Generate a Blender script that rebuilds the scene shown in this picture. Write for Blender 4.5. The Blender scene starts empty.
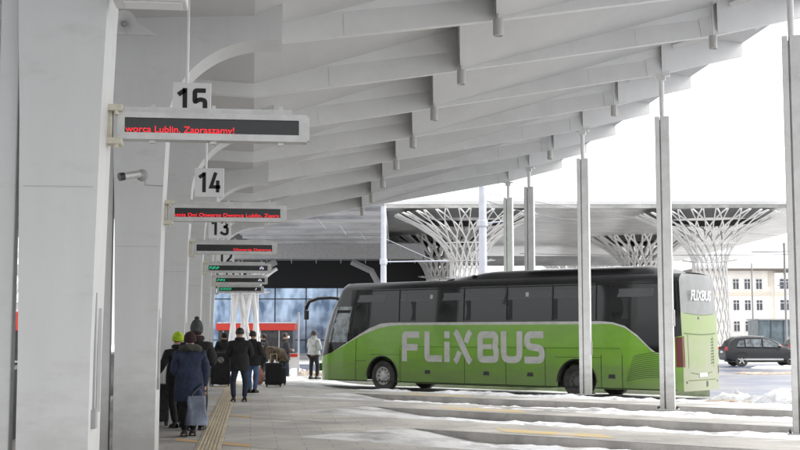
import bpy, bmesh, math, random
from mathutils import Vector, Matrix, noise
random.seed(7)
SC = bpy.context.scene
COL = SC.collection
R = math.radians
PI = math.pi
YAW = R(7.03)
ROAD = -0.20
def roadz(x, y):
    q = min(1, max(0, (x+y-35)/6)); return -.18-.02*q*q*(3-2*q)

# ------------------------------------------------------------------ helpers
def spot(px, d):
    """world x, y of a place seen d metres away under picture column px"""
    xc = (px-400)/1200*d
    return (xc*math.cos(YAW)+d*math.sin(YAW), d*math.cos(YAW)-xc*math.sin(YAW))

def mat(name, col, rough=0.6, metal=0.0, noise_amt=0.0, nscale=4.0, bump=0.0, bscale=30.0,
        spec=0.5, emit=None, estr=1.0, col2=None, coat=0.0, stretch=None, lo=0.4, hi=0.6, detail=6):
    m = bpy.data.materials.new(name); m.use_nodes = True
    nt = m.node_tree; N = nt.nodes; L = nt.links
    b = N['Principled BSDF']
    b.inputs['Base Color'].default_value = (*col, 1)
    b.inputs['Roughness'].default_value = rough
    b.inputs['Metallic'].default_value = metal
    b.inputs['Specular IOR Level'].default_value = spec
    b.inputs['Coat Weight'].default_value = coat
    if emit:
        b.inputs['Emission Color'].default_value = (*emit, 1)
        b.inputs['Emission Strength'].default_value = estr
    tc = N.new('ShaderNodeTexCoord'); src = tc.outputs['Object']
    if stretch:
        mp = N.new('ShaderNodeMapping'); mp.inputs['Scale'].default_value = stretch
        L.new(src, mp.inputs['Vector']); src = mp.outputs['Vector']
    if noise_amt or col2:
        n = N.new('ShaderNodeTexNoise'); n.inputs['Scale'].default_value = nscale
        n.inputs['Detail'].default_value = detail; n.inputs['Roughness'].default_value = 0.65
        L.new(src, n.inputs['Vector'])
        r = N.new('ShaderNodeValToRGB')
        c2 = col2 if col2 else tuple(c*(1-noise_amt) for c in col)
        r.color_ramp.elements[0].position = lo; r.color_ramp.elements[1].position = hi
        r.color_ramp.elements[0].color = (*c2, 1); r.color_ramp.elements[1].color = (*col, 1)
        L.new(n.outputs['Fac'], r.inputs['Fac']); L.new(r.outputs['Color'], b.inputs['Base Color'])
    if bump:
        n2 = N.new('ShaderNodeTexNoise'); n2.inputs['Scale'].default_value = bscale; n2.inputs['Detail'].default_value = 5
        L.new(src, n2.inputs['Vector'])
        bp = N.new('ShaderNodeBump'); bp.inputs['Strength'].default_value = bump; bp.inputs['Distance'].default_value = 0.02
        L.new(n2.outputs['Fac'], bp.inputs['Height']); L.new(bp.outputs['Normal'], b.inputs['Normal'])
    return m

def tag(o, label=None, cat=None, group=None, kind=None):
    if label: o['label'] = label
    if cat: o['category'] = cat
    if group: o['group'] = group
    if kind: o['kind'] = kind
    return o

def thing(name, label, cat, loc=(0, 0, 0), rz=0.0, group=None):
    o = bpy.data.objects.new(name, None); COL.objects.link(o)
    o.empty_display_size = 0.2
    o.location = loc; o.rotation_euler = (0, 0, rz)
    return tag(o, label, cat, group)

def copy_tree(o, parent=None):
    c = o.copy(); COL.objects.link(c); c.parent = parent
    for ch in list(o.children): copy_tree(ch, c)
    return c

class MB:
    def __init__(s): s.v = []; s.f = []; s.m = []; s.cur = 0
    def add(s, vs, fs):
        b = len(s.v); s.v += [tuple(v) for v in vs]
        for f in fs: s.f.append(tuple(i+b for i in f)); s.m.append(s.cur)
    def box(s, c, d, rz=0.0, rot=None, taper=1.0):
        hx, hy, hz = d[0]/2, d[1]/2, d[2]/2
        vs = []
        for z in (-1, 1):
            k = taper if z > 0 else 1.0
            for x, y in ((-1, -1), (1, -1), (1, 1), (-1, 1)): vs.append(Vector((x*hx*k, y*hy*k, z*hz)))
        M = rot if rot is not None else Matrix.Rotation(rz, 3, 'Z')
        vs = [M @ v + Vector(c) for v in vs]
        s.add(vs, [(3, 2, 1, 0), (4, 5, 6, 7), (0, 1, 5, 4), (1, 2, 6, 5), (2, 3, 7, 6), (3, 0, 4, 7)])
        return s
    def quad(s, a, b, c, d): s.add([a, b, c, d], [(0, 1, 2, 3)]); return s
    def tri(s, a, b, c): s.add([a, b, c], [(0, 1, 2)]); return s
    def tube(s, pts, r, n=8, cap=True):
        pts = [Vector(p) for p in pts]; rs = r if isinstance(r, (list, tuple)) else [r]*len(pts)
        rings = []; prev = None
        for i, p in enumerate(pts):
            if i == 0: t = pts[1]-pts[0]
            elif i == len(pts)-1: t = pts[-1]-pts[-2]
            else: t = (pts[i+1]-pts[i]).normalized()+(pts[i]-pts[i-1]).normalized()
            t.normalize()
            if prev is None:
                a = Vector((0, 0, 1)) if abs(t.z) < 0.9 else Vector((1, 0, 0))
                u = t.cross(a).normalized()
            else: u = (prev - t*prev.dot(t)).normalized()
            prev = u; w = t.cross(u)
            rings.append([p + (u*math.cos(2*PI*k/n)+w*math.sin(2*PI*k/n))*rs[i] for k in range(n)])
        vs = [v for rg in rings for v in rg]; fs = []
        for i in range(len(pts)-1):
            for k in range(n):
                a = i*n+k; b = i*n+(k+1) % n
                fs.append((a, b, b+n, a+n))
        if cap: fs.append(tuple(range(n))[::-1]); fs.append(tuple(range((len(pts)-1)*n, len(pts)*n)))
        s.add(vs, fs); return s
    def lathe(s, prof, c=(0, 0, 0), n=24, axis='Z'):
        vs = []; fs = []
        for r, z in prof:
            for k in range(n):
                a = 2*PI*k/n; x, y = r*math.cos(a), r*math.sin(a)
                if axis == 'Z': v = (c[0]+x, c[1]+y, c[2]+z)
                elif axis == 'Y': v = (c[0]+x, c[1]+z, c[2]+y)
                else: v = (c[0]+z, c[1]+x, c[2]+y)
                vs.append(v)
        for i in range(len(prof)-1):
            for k in range(n):
                a = i*n+k; b = i*n+(k+1) % n
                fs.append((a, b, b+n, a+n))
        s.add(vs, fs); return s
    def prism(s, poly, y0, y1, plane='XZ'):
        n = len(poly)
        P = (lambda p, q: (p[0], q, p[1])) if plane == 'XZ' else (lambda p, q: (p[0], p[1], q)) if plane == 'XY' else (lambda p, q: (q, p[0], p[1]))
        vs = [P(p, y0) for p in poly]+[P(p, y1) for p in poly]
        fs = [tuple(range(n))[::-1], tuple(range(n, 2*n))]+[(i, (i+1) % n, (i+1) % n+n, i+n) for i in range(n)]
        s.add(vs, fs); return s
    def grid(s, rows):
        nr = len(rows); nc = len(rows[0])
        s.add([v for r in rows for v in r], [(i*nc+j, i*nc+j+1, (i+1)*nc+j+1, (i+1)*nc+j) for i in range(nr-1) for j in range(nc-1)])
        return s
    def build(s, name, mats, parent=None, smooth=False, bevel=0.0, loc=None, rot=None, recalc=True, merge=False):
        me = bpy.data.meshes.new(name); me.from_pydata(s.v, [], s.f)
        if not isinstance(mats, (list, tuple)): mats = [mats]
        for m in mats: me.materials.append(m)
        for p, i in zip(me.polygons, s.m): p.material_index = i
        if recalc or merge:
            bm = bmesh.new(); bm.from_mesh(me)
            if merge: bmesh.ops.remove_doubles(bm, verts=bm.verts, dist=1e-4)
            if recalc: bmesh.ops.recalc_face_normals(bm, faces=bm.faces)
            bm.to_mesh(me); bm.free()
        if smooth:
            for p in me.polygons: p.use_smooth = True
            me.set_sharp_from_angle(angle=R(38))
        o = bpy.data.objects.new(name, me); COL.objects.link(o)
        if parent: o.parent = parent
        if loc: o.location = loc
        if rot: o.rotation_euler = rot
        if bevel:
            b = o.modifiers.new('bevel', 'BEVEL'); b.width = bevel; b.segments = 2; b.limit_method = 'ANGLE'; b.angle_limit = R(40)
        return o

def round_path(pts, r, seg=5, closed=False):
    out = []; n = len(pts)
    for i, p in enumerate(pts):
        if not closed and i in (0, n-1): out.append(Vector(p)); continue
        p = Vector(p); a = Vector(pts[i-1]); b = Vector(pts[(i+1) % n])
        da = (a-p); db = (b-p); rr = min(r, da.length*.49, db.length*.49)
        A = p+da.normalized()*rr; B = p+db.normalized()*rr
        for k in range(seg+1):
            t = k/seg; out.append(A*(1-t)**2+p*2*t*(1-t)+B*t*t)
    return out

def stroke(mb, pts, w, fn, closed=False):
    """flat ribbon of width w along a 2-D path; fn maps (u, v) to 3-D"""
    n = len(pts); Lf = []; Rt = []
    for i, p in enumerate(pts):
        a = pts[i-1] if (i > 0 or closed) else None
        b = pts[(i+1) % n] if (i < n-1 or closed) else None
        t1 = (p-a).normalized() if a is not None else None
        t2 = (b-p).normalized() if b is not None else None
        if t1 is None: t1 = t2
        if t2 is None: t2 = t1
        t = (t1+t2).normalized(); nrm = Vector((-t.y, t.x)); k = w/2/max(.4, nrm.dot(Vector((-t1.y, t1.x))))
        Lf.append(p+nrm*k); Rt.append(p-nrm*k)
    m = n if closed else n-1
    vs = [fn(*p) for p in Lf]+[fn(*p) for p in Rt]
    mb.add(vs, [(i, (i+1) % n, (i+1) % n+n, i+n) for i in range(m)])

def text_obj(name, body, size, m, parent, loc, rot, sx=1.0, bold=0.0, extr=0.002, align='LEFT', space=1.0):
    cu = bpy.data.curves.new(name, 'FONT'); cu.body = body; cu.size = size; cu.offset = bold
    cu.extrude = extr; cu.align_x = align; cu.align_y = 'CENTER'; cu.space_character = space; cu.resolution_u = 6
    t = bpy.data.objects.new(name, cu); COL.objects.link(t)
    bpy.context.view_layer.update()
    dg = bpy.context.evaluated_depsgraph_get()
    me = bpy.data.meshes.new_from_object(t.evaluated_get(dg)); me.name = name
    bpy.data.objects.remove(t); bpy.data.curves.remove(cu)
    me.materials.clear(); me.materials.append(m)
    o = bpy.data.objects.new(name, me); COL.objects.link(o); o.parent = parent
    o.location = loc; o.rotation_euler = rot; o.scale = (sx, 1, 1)
    return o

def skin_mesh(verts, edges, radii, root=0, sub=2):
    me = bpy.data.meshes.new('tmp'); me.from_pydata(verts, edges, [])
    o = bpy.data.objects.new('tmp', me); COL.objects.link(o)
    md = o.modifiers.new('s', 'SKIN'); md.use_smooth_shade = True
    if not me.skin_vertices: 
        me.attributes  # skin layer is created with the modifier in UI only
        bm = bmesh.new(); bm.from_mesh(me); bm.verts.layers.skin.verify(); bm.to_mesh(me); bm.free()
    sv = me.skin_vertices[0].data
    for i, r in enumerate(radii):
        sv[i].radius = (r, r) if not isinstance(r, tuple) else r
        sv[i].use_root = (i == root)
    ss = o.modifiers.new('u', 'SUBSURF'); ss.levels = sub; ss.render_levels = sub
    bpy.context.view_layer.update()
    dg = bpy.context.evaluated_depsgraph_get()
    out = bpy.data.meshes.new_from_object(o.evaluated_get(dg))
    bpy.data.objects.remove(o); bpy.data.meshes.remove(me)
    for p in out.polygons: p.use_smooth = True
    return out

def mesh_obj(name, me, mats, parent=None):
    me.name = name; me.materials.clear()
    for m in (mats if isinstance(mats, (list, tuple)) else [mats]): me.materials.append(m)
    o = bpy.data.objects.new(name, me); COL.objects.link(o); o.parent = parent
    return o

# ------------------------------------------------------------------ materials
WHITE = mat('white_paint', (.75, .75, .74), .5, noise_amt=.10, nscale=1.3, lo=.3, hi=.7)
SHADEW = mat('soffit_shaded_white', (.58, .58, .57), .55, noise_amt=.12, nscale=.8, lo=.3, hi=.7)  # canopy white darkened, the underside's shade put into the colour
PILLAR = mat('pillar_paint', (.68, .685, .68), .45, noise_amt=.09, nscale=1.1, stretch=(2.2, 2.2, .35), detail=9, lo=.3, hi=.7)
POSTW = mat('post_paint', (.82, .82, .81), .45, noise_amt=.10, nscale=3)
GREYP = mat('grey_paint', (.36, .36, .37), .5, noise_amt=.08)
ALU = mat('aluminium', (.55, .55, .54), .35, .3, noise_amt=.12, nscale=8)
CREAM = mat('cream_plastic', (.62, .59, .48), .5, noise_amt=.15, nscale=12)
BLACKS = mat('display_black', (.012, .013, .014), .25)
RED_LED = mat('red_led', (.5, .01, .01), .5, emit=(1, .012, .025), estr=.42)
GREEN_LED = mat('green_led', (.0, .25, .15), .5, emit=(.02, .45, .22), estr=.5)
WHITE_LED = mat('pale_led', (.5, .5, .6), .5, emit=(.6, .6, .8), estr=.45)
SIGNW = mat('sign_white', (.8, .8, .8), .4)
SIGNB = mat('sign_black', (.015, .015, .017), .5)
RUBBER = mat('rubber', (.018, .018, .018), .8, noise_amt=.4, nscale=20)
DARKM = mat('dark_metal', (.03, .03, .032), .4)
GREEN = mat('green_coach_paint', (.19, .43, .016), .30, col2=(.165, .37, .02), nscale=.9, coat=.35, lo=.38, hi=.62, stretch=(1, 1, 2.5))
REARG = mat('road_dusted_green_paint', (.205, .30, .085), .5, col2=(.235, .27, .135), nscale=1.6, coat=.15, lo=.35, hi=.7)
BWHITE = mat('coach_white_vinyl', (.60, .60, .58), .4, col2=(.42, .44, .36), nscale=3, lo=.25, hi=.55)
BLACKG = mat('tinted_coach_glass', (.012, .013, .014), .05, spec=.42)
BLACKP = mat('coach_black_paint', (.02, .02, .022), .3, noise_amt=.3, nscale=3)
SEAM = mat('seam_dark', (.012, .02, .008), .7)
SKYBAND = mat('coach_glass_sky_band', (.085, .09, .095), .35)  # tone of the sky reflected in the windows, put into the colour
BGREY = mat('coach_grey_panel', (.20, .205, .205), .4, noise_amt=.15, nscale=2)
CLEARW = mat('clear_window', (.26, .31, .33), .08, noise_amt=.7, nscale=3.5, spec=.7, lo=.35, hi=.6)
REDL = mat('tail_light_red', (.13, .022, .02), .25)
HUB = mat('hub_silver', (.68, .68, .66), .45, .2, noise_amt=.4, nscale=14)
SNOW = mat('snow', (.78, .79, .82), .85, col2=(.50, .48, .45), nscale=3.2, bump=.7, bscale=14, lo=.32, hi=.5)
DIRTY = mat('dirty_snow', (.50, .43, .36), .9, col2=(.26, .19, .14), nscale=5, bump=.8, bscale=12)
TACT = mat('tactile_beige', (.50, .43, .31), .8, noise_amt=.25, nscale=5)
ORANGE = mat('worn_orange_paving', (.55, .33, .13), .85, col2=(.46, .38, .27), nscale=5, lo=.35, hi=.6)
YELLOWP = mat('worn_yellow_paint', (.56, .42, .20), .85, col2=(.48, .44, .38), nscale=3, lo=.40, hi=.52)
CREAMW = mat('cream_render', (.87, .83, .77), .9, noise_amt=.08, nscale=.5)
TAN = mat('tan_cornice', (.68, .62, .53), .9)
WINFR = mat('window_frame_white', (.7, .7, .7), .6)
WING = mat('old_window_glass', (.10, .10, .12), .15, noise_amt=.5, nscale=3)
STGLASS = mat('station_glass_painted_sky', (.58, .74, .95), .16, .75, col2=(.14, .21, .33), nscale=.45, bump=.6, bscale=.9, spec=.8, stretch=(1.4, 1, .8), lo=.36, hi=.60, detail=2.5)  # reflected sky put into the colour, pale blue with darker folds
BLACKW = mat('interior_shade', (.015, .015, .016), .7)
REDP = mat('red_fascia', (.62, .045, .03), .4)
SOFFIT = mat('polished_metal_soffit', (.60, .59, .57), .33, .35, col2=(.30, .295, .28), nscale=1.1, bump=.5, bscale=2.2, stretch=(.45, 1.6, 1), lo=.35, hi=.65)
GREYS = mat('grey_soffit', (.62, .62, .62), .5, noise_amt=.3, nscale=.7, stretch=(.4, 1, 1))
LATTICE = mat('lattice_white', (.74, .73, .71), .5, noise_amt=.12, nscale=1)
SKIN = mat('skin', (.48, .29, .21), .55)
def cloth(name, c, v=.35): return mat(name, c, .9, noise_amt=v, nscale=9, bump=.5, bscale=25)

# paved platform: slabs with joints, damp stains and thin blown snow
def paving_material():
    m = bpy.data.materials.new('wet_concrete_pavers'); m.use_nodes = True
    N = m.node_tree.nodes; L = m.node_tree.links; b = N['Principled BSDF']
    tc = N.new('ShaderNodeTexCoord')
    br = N.new('ShaderNodeTexBrick'); br.inputs['Scale'].default_value = 1.0
    br.inputs['Brick Width'].default_value = .8; br.inputs['Row Height'].default_value = .4
    br.inputs['Mortar Size'].default_value = .006
    br.inputs['Color1'].default_value = (.39, .378, .355, 1); br.inputs['Color2'].default_value = (.345, .335, .315, 1)
    br.inputs['Mortar'].default_value = (.19, .185, .175, 1)
    L.new(tc.outputs['Object'], br.inputs['Vector'])
    n = N.new('ShaderNodeTexNoise'); n.inputs['Scale'].default_value = .55; n.inputs['Detail'].default_value = 8; n.inputs['Roughness'].default_value = .6
    L.new(tc.outputs['Object'], n.inputs['Vector'])
    r = N.new('ShaderNodeValToRGB'); r.color_ramp.elements[0].position = .35; r.color_ramp.elements[1].position = .62
    r.color_ramp.elements[0].color = (.76, .76, .77, 1); r.color_ramp.elements[1].color = (1.32, 1.29, 1.25, 1)
    L.new(n.outputs['Fac'], r.inputs['Fac'])
    mx = N.new('ShaderNodeMixRGB'); mx.blend_type = 'MULTIPLY'; mx.inputs['Fac'].default_value = 1
    L.new(br.outputs['Color'], mx.inputs['Color1']); L.new(r.outputs['Color'], mx.inputs['Color2'])
    mp = N.new('ShaderNodeMapping'); mp.inputs['Rotation'].default_value = (0, 0, R(45)); mp.inputs['Scale'].default_value = (.35, 1.1, 1)
    L.new(tc.outputs['Object'], mp.inputs['Vector'])
    n2 = N.new('ShaderNodeTexNoise'); n2.inputs['Scale'].default_value = .9; n2.inputs['Detail'].default_value = 9; n2.inputs['Roughness'].default_value = .62
    L.new(mp.outputs['Vector'], n2.inputs['Vector'])
    # blown snow only reaches the open, right-hand side
    sx = N.new('ShaderNodeSeparateXYZ'); L.new(tc.outputs['Object'], sx.inputs['Vector'])
    mr = N.new('ShaderNodeMapRange'); mr.inputs['From Min'].default_value = 1.5; mr.inputs['From Max'].default_value = 12
    mr.inputs['To Min'].default_value = -.16; mr.inputs['To Max'].default_value = .09
    L.new(sx.outputs['X'], mr.inputs['Value'])
    ad = N.new('ShaderNodeMath'); ad.operation = 'ADD'; L.new(n2.outputs['Fac'], ad.inputs[0]); L.new(mr.outputs['Result'], ad.inputs[1])
    r2 = N.new('ShaderNodeValToRGB'); r2.color_ramp.elements[0].position = .53; r2.color_ramp.elements[1].position = .62
    L.new(ad.outputs['Value'], r2.inputs['Fac'])
    mx2 = N.new('ShaderNodeMixRGB'); mx2.inputs['Color2'].default_value = (.62, .62, .62, 1)
    L.new(r2.outputs['Color'], mx2.inputs['Fac']); L.new(mx.outputs['Color'], mx2.inputs['Color1'])
    L.new(mx2.outputs['Color'], b.inputs['Base Color'])
    rr = N.new('ShaderNodeMapRange'); rr.inputs['To Min'].default_value = .42; rr.inputs['To Max'].default_value = .85
    L.new(n.outputs['Fac'], rr.inputs['Value']); L.new(rr.outputs['Result'], b.inputs['Roughness'])
    bp = N.new('ShaderNodeBump'); bp.inputs['Strength'].default_value = .3; bp.inputs['Distance'].default_value = .01
    n3 = N.new('ShaderNodeTexNoise'); n3.inputs['Scale'].default_value = 40
    L.new(tc.outputs['Object'], n3.inputs['Vector']); L.new(n3.outputs['Fac'], bp.inputs['Height']); L.new(bp.outputs['Normal'], b.inputs['Normal'])
    return m
PAVE = paving_material()
KERB = mat('kerb_concrete', (.50, .48, .45), .8, noise_amt=.3, nscale=1.5, bump=.4, bscale=20)
ASPH = mat('wet_asphalt', (.12, .14, .21), .3, col2=(.30, .29, .29), nscale=.22, bump=.3, bscale=6, lo=.42, hi=.56, detail=9)
BAYM = mat('slushy_bay_floor', (.58, .58, .58), .7, col2=(.27, .265, .255), nscale=.8, bump=.5, bscale=9, lo=.36, hi=.56, stretch=(1, 1, 1), detail=9)

def add_dirt(m, z0, z1, col, scale=3.0, amt=1.0):
    """dried road spray: patchy, thickest low down on the panels"""
    nt = m.node_tree; N = nt.nodes; L = nt.links; b = N['Principled BSDF']
    tc = N.new('ShaderNodeTexCoord'); sp = N.new('ShaderNodeSeparateXYZ'); L.new(tc.outputs['Object'], sp.inputs['Vector'])
    mr = N.new('ShaderNodeMapRange'); mr.inputs['From Min'].default_value = z0; mr.inputs['From Max'].default_value = z1
    mr.inputs['To Min'].default_value = .62; mr.inputs['To Max'].default_value = 0
    L.new(sp.outputs['Z'], mr.inputs['Value'])
    n = N.new('ShaderNodeTexNoise'); n.inputs['Scale'].default_value = scale; n.inputs['Detail'].default_value = 10; n.inputs['Roughness'].default_value = .7
    mp = N.new('ShaderNodeMapping'); mp.inputs['Scale'].default_value = (.35, 1, 1); L.new(tc.outputs['Object'], mp.inputs['Vector']); L.new(mp.outputs['Vector'], n.inputs['Vector'])
    ad = N.new('ShaderNodeMath'); ad.operation = 'ADD'; L.new(mr.outputs['Result'], ad.inputs[0]); L.new(n.outputs['Fac'], ad.inputs[1])
    rp = N.new('ShaderNodeValToRGB'); rp.color_ramp.elements[0].position = .55; rp.color_ramp.elements[1].position = 1.0
    rp.color_ramp.elements[1].color = (amt, amt, amt, 1)
    L.new(ad.outputs['Value'], rp.inputs['Fac'])
    mx = N.new('ShaderNodeMixRGB'); mx.inputs['Color2'].default_value = (*col, 1)
    old = b.inputs['Base Color'].links
    if old: L.new(old[0].from_socket, mx.inputs['Color1'])
    else: mx.inputs['Color1'].default_value = b.inputs['Base Color'].default_value
    L.new(rp.outputs['Color'], mx.inputs['Fac']); L.new(mx.outputs['Color'], b.inputs['Base Color'])
add_dirt(GREEN, .3, 1.5, (.17, .175, .12), 3, .5); add_dirt(REARG, .3, 2.2, (.30, .29, .24), 2.2, .6)
add_dirt(PILLAR, 0, 1.3, (.30, .285, .26), 5, .5); add_dirt(POSTW, 0, .9, (.30, .285, .25), 7, .6)
add_dirt(RUBBER, 0, 1.2, (.10, .095, .085), 6, .7)
# ------------------------------------------------------------------ ground, road, platform
g = MB()
gx = [-700, -100, -30]+[-10+2*i for i in range(21)]+[60, 200, 900]; gy = [-200, -20]+[2*i for i in range(26)]+[80, 200, 1100]
g.grid([[(x, y, roadz(x, y)) for x in gx] for y in gy])
tag(g.build('road', ASPH), kind='structure')

S0, PIT, FW = 23.6, 6.15, 2.7             # kerb line x+y, pitch, finger width
XE = 13.2
poly = [(-14, 1.5), (1.0, 1.5)]
bays = []
def bay(k):
    if k == 3: return 38.6, 46.9          # the wide bay the coach stands in
    Sf = S0+PIT*k; Sn = Sf-(PIT-FW)
    return Sn, Sf
k0 = -2; k1 = 3
xe0 = 1.0
for k in range(k0, k1+1):
    Sn, Sf = bay(k)
    a = (.75, Sn-.75); b = (2.55, Sf-2.55)            # closed end of the bay
    if k == 3: a = (.9, Sn-.9); b = (2.4, Sf-2.4)
    near_end = (XE, Sn-XE); far_end = (XE, Sf-XE)
    if k > k0: poly.append(near_end)
    else: poly.append((XE, Sn-XE))
    poly += [a, b, far_end]
    bays.append((a, b, far_end, near_end))
poly += [(XE, 46.9-XE+FW), (2.6, 47.0), (-14, 47)]
poly[1:2] = [(XE-2, 1.5), (XE, 3.0)] if False else [(1.0, 1.5)]
pl = MB()
n = len(poly)
bm_vs = [(p[0], p[1], 0) for p in poly]+[(p[0], p[1], -.30) for p in poly]
pl.add(bm_vs, [tuple(range(n))])
pl.cur = 1
pl.add(bm_vs, [(i, i+n, (i+1) % n+n, (i+1) % n) for i in range(n)])
po = pl.build('platform_pavement', [PAVE, KERB], recalc=False)
bm = bmesh.new(); bm.from_mesh(po.data); bmesh.ops.triangulate(bm, faces=[f for f in bm.faces if len(f.verts) > 4]); bmesh.ops.recalc_face_normals(bm, faces=bm.faces)
bm.to_mesh(po.data); bm.free()
tag(po, kind='structure')
# kerb-stone joints: thin dark recess lines are left to the material; a lighter kerb edge strip tops every finger
ke = MB()
for a, b, fe, ne in bays:
    dx = .16
    ke.quad((b[0]+.3, b[1]-.3, .004), (fe[0], fe[1], .004), (fe[0], fe[1]+dx*1.4, .004), (b[0]+.3, b[1]-.3+dx*1.4, .004))
tag(ke.build('kerb_edge', mat('kerb_edge_light', (.40, .39, .37), .8, noise_amt=.2, nscale=2), recalc=False), kind='structure')
# bay floors: ramps that rise to platform level at their closed end
bf = MB()
for a, b, fe, ne in bays:
    rows = []
    for i in range(41):
        t = i/40; row = []
        for j in range(9):
            q = j/8
            A = Vector(a).lerp(Vector(b), q); E_ = Vector(ne).lerp(Vector(fe), q)
            L_ = (E_-A).length; p = A+(E_-A)*t; dist = L_*t
            ss = min(1, dist/2.3); ss = ss*ss*(3-2*ss)
            z = .003+(roadz(p.x, p.y)+.022-.003)*ss+.02*noise.noise(Vector((p.x*.7, p.y*.7, 0)))*min(1, dist)
            row.append((p.x, p.y, z))
        rows.append(row)
    bf.grid(rows)
tag(bf.build('bay_roadway', BAYM, smooth=True), kind='structure')

sf = MB(); x0_, y0_ = spot(400, 78)
sf.quad((-40, 74, ROAD+.012), (90, 66, ROAD+.012), (110, 190, ROAD+.012), (-40, 190, ROAD+.012))
tag(sf.build('snowy_forecourt', mat('trodden_snow', (.72, .72, .73), .8, col2=(.40, .39, .38), nscale=.35, lo=.35, hi=.55)), kind='structure')
# tactile strip along the platform with raised ribs
tp = MB()
tp.box((-.60, 24.5, .004), (.36, 44, .008))
for i in range(6): tp.box((-.735+i*.054, 24.5, .011), (.022, 44, .007))
tag(tp.build('tactile_strip', TACT), kind='structure')
op = MB(); pk = MB()
for k in range(-2, 4):
    S = 17.75+PIT*k
    def strip(mb, x0, x1, w, z):
        mb.quad((x0, S-x0, z), (x1, S-x1, z), (x1, S-x1+w, z), (x0, S-x0+w, z))
    for x0, x1 in ((-1.15, -.79), (-.41, .02)): strip(op, x0, x1, .42, .0045)
    strip(pk, -3.5, -1.15, .12, .004); strip(pk, .02, 1.6, .14, .004)
tag(op.build('crossing_band', ORANGE, recalc=False), kind='structure')
tag(pk.build('pale_paving_band', mat('pale_band', (.48, .44, .40), .8, noise_amt=.3, nscale=3), recalc=False), kind='structure')
yp = MB()
for k in range(0, 3):
    for (x, l) in ((4.2, 1.5),):
        S = S0+PIT*k+.55
        yp.quad((x, S-x, .004), (x+l, S-x-l, .004), (x+l, S-x-l+.75, .004), (x, S-x+.75, .004))
tag(yp.build('yellow_marking', YELLOWP, recalc=False), kind='structure')

# snow banks and patches, as soft lumpy ridges
def ridge(mb, pts, w, h, z0, seed=0, step=.12):
    if z0 is ROAD: z0 = min(roadz(*pts[0][:2]), roadz(*pts[-1][:2]))+.02
    P = [Vector(p) for p in pts]; path = []
    for a, b in zip(P, P[1:]):
        m = max(2, int((b-a).length/step))
        for i in range(m): path.append(a.lerp(b, i/m))
    path.append(P[-1]); rows = []; M = 12
    for i, p in enumerate(path):
        t = i/(len(path)-1); a = path[max(0, i-1)]; b = path[min(len(path)-1, i+1)]
        tn = (b-a).normalized(); nr = Vector((-tn.y, tn.x))
        e = min(1, t*9, (1-t)*9)**.5
        s1 = noise.noise(Vector((p.x*.9, p.y*.9, seed)))
        s2 = noise.noise(Vector((p.x*2.7, p.y*2.7, seed+5)))
        brk = max(.25, min(1, 1.0+1.3*noise.noise(Vector((p.x*.55, p.y*.55, seed+3))))) if w < .8 else 1
        ww = w*e*(.35+.65*brk)*(1+.5*s1+.25*s2)+.02; row = []
        for j in range(M+1):
            q = j/M*2-1; pp = p+nr*(q*ww/2)
            nn = noise.noise(Vector((pp.x*3.3, pp.y*3.3, seed+9)))+.6*noise.noise(Vector((pp.x*8, pp.y*8, seed)))
            hh = max(0, (1-q*q))*h*(.95*brk if w < .8 else 1)*e*(.75+.7*s1+.55*nn)
            row.append((pp.x, pp.y, z0-.01+max(0, hh)))
        rows.append(row)
    mb.grid(rows)
sn = MB()
for k in range(-1, 3):
    S = S0+PIT*k
    ridge(sn, [(2.9, S-2.9+FW+.1), (7, S-7+FW+.15), (XE-.3, S-XE+FW+.3)], .55, .13, -.06 if k > 0 else -.1, k)     # along the back of each finger
    ridge(sn, [(3.2, S-3.2-.5), (8, S-8-.4), (XE, S-XE-.4)], .7, .08, ROAD, k+40)
ridge(sn, [(3, S0+PIT*2-3+FW-.4), (8, S0+PIT*2-8+FW-.45), (12.8, S0+PIT*2-12.8+FW-.3)], .55, .10, 0, 71)
ridge(sn, [(2.4, 39.5-2.4), (6, 39.9-6), (12.6, 39.8-12.6)], 1.0, .17, ROAD, 72)
ridge(sn, [(5, S0+PIT-5+1.9), (11, S0+PIT-11+1.9)], .5, .05, 0, 73)
ridge(sn, [(13.4, 23.5), (14.0, 26.5), (13.6, 29.5), (12.4, 31.6)], 1.3, .34, ROAD, 74)
ridge(sn, [(14.5, 21.5), (15.2, 25)], 1.2, .3, ROAD, 75)
ridge(sn, [(-3.2, 44), (0, 43.2), (2.0, 42.6)], 1.6, .14, 0, 76)
ridge(sn, [(-2, 52), (2.5, 50), (6.5, 49)], 3.2, .3, ROAD, 77)
ridge(sn, [(22.5, 48), (27, 47), (33, 45)], 4.5, .16, ROAD, 78)
ridge(sn, [(26, 60.5), (31, 60), (36, 59.5)], 2.6, .12, ROAD, 79)
ridge(sn, [(31, 72), (38, 71), (48, 70)], 3.0, .5, ROAD, 80)
tag(sn.build('snow_banks', SNOW, smooth=True, recalc=True), kind='stuff')
db = MB()
x, y = spot(300, 47); ridge(db, [(x-1.6, y+.3), (x+1.9, y-.4)], 1.4, .75, ROAD, 90)
x, y = spot(740, 31.5); ridge(db, [(x-1.6, y+.9), (x+1.8, y-1.0)], .6, .12, ROAD, 91)
x, y = spot(765, 55); ridge(db, [(x-1.5, y), (x+2.5, y)], 2.2, .1, ROAD, 92)
tag(db.build('dirty_snow', DIRTY, smooth=True), kind='stuff')

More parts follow.
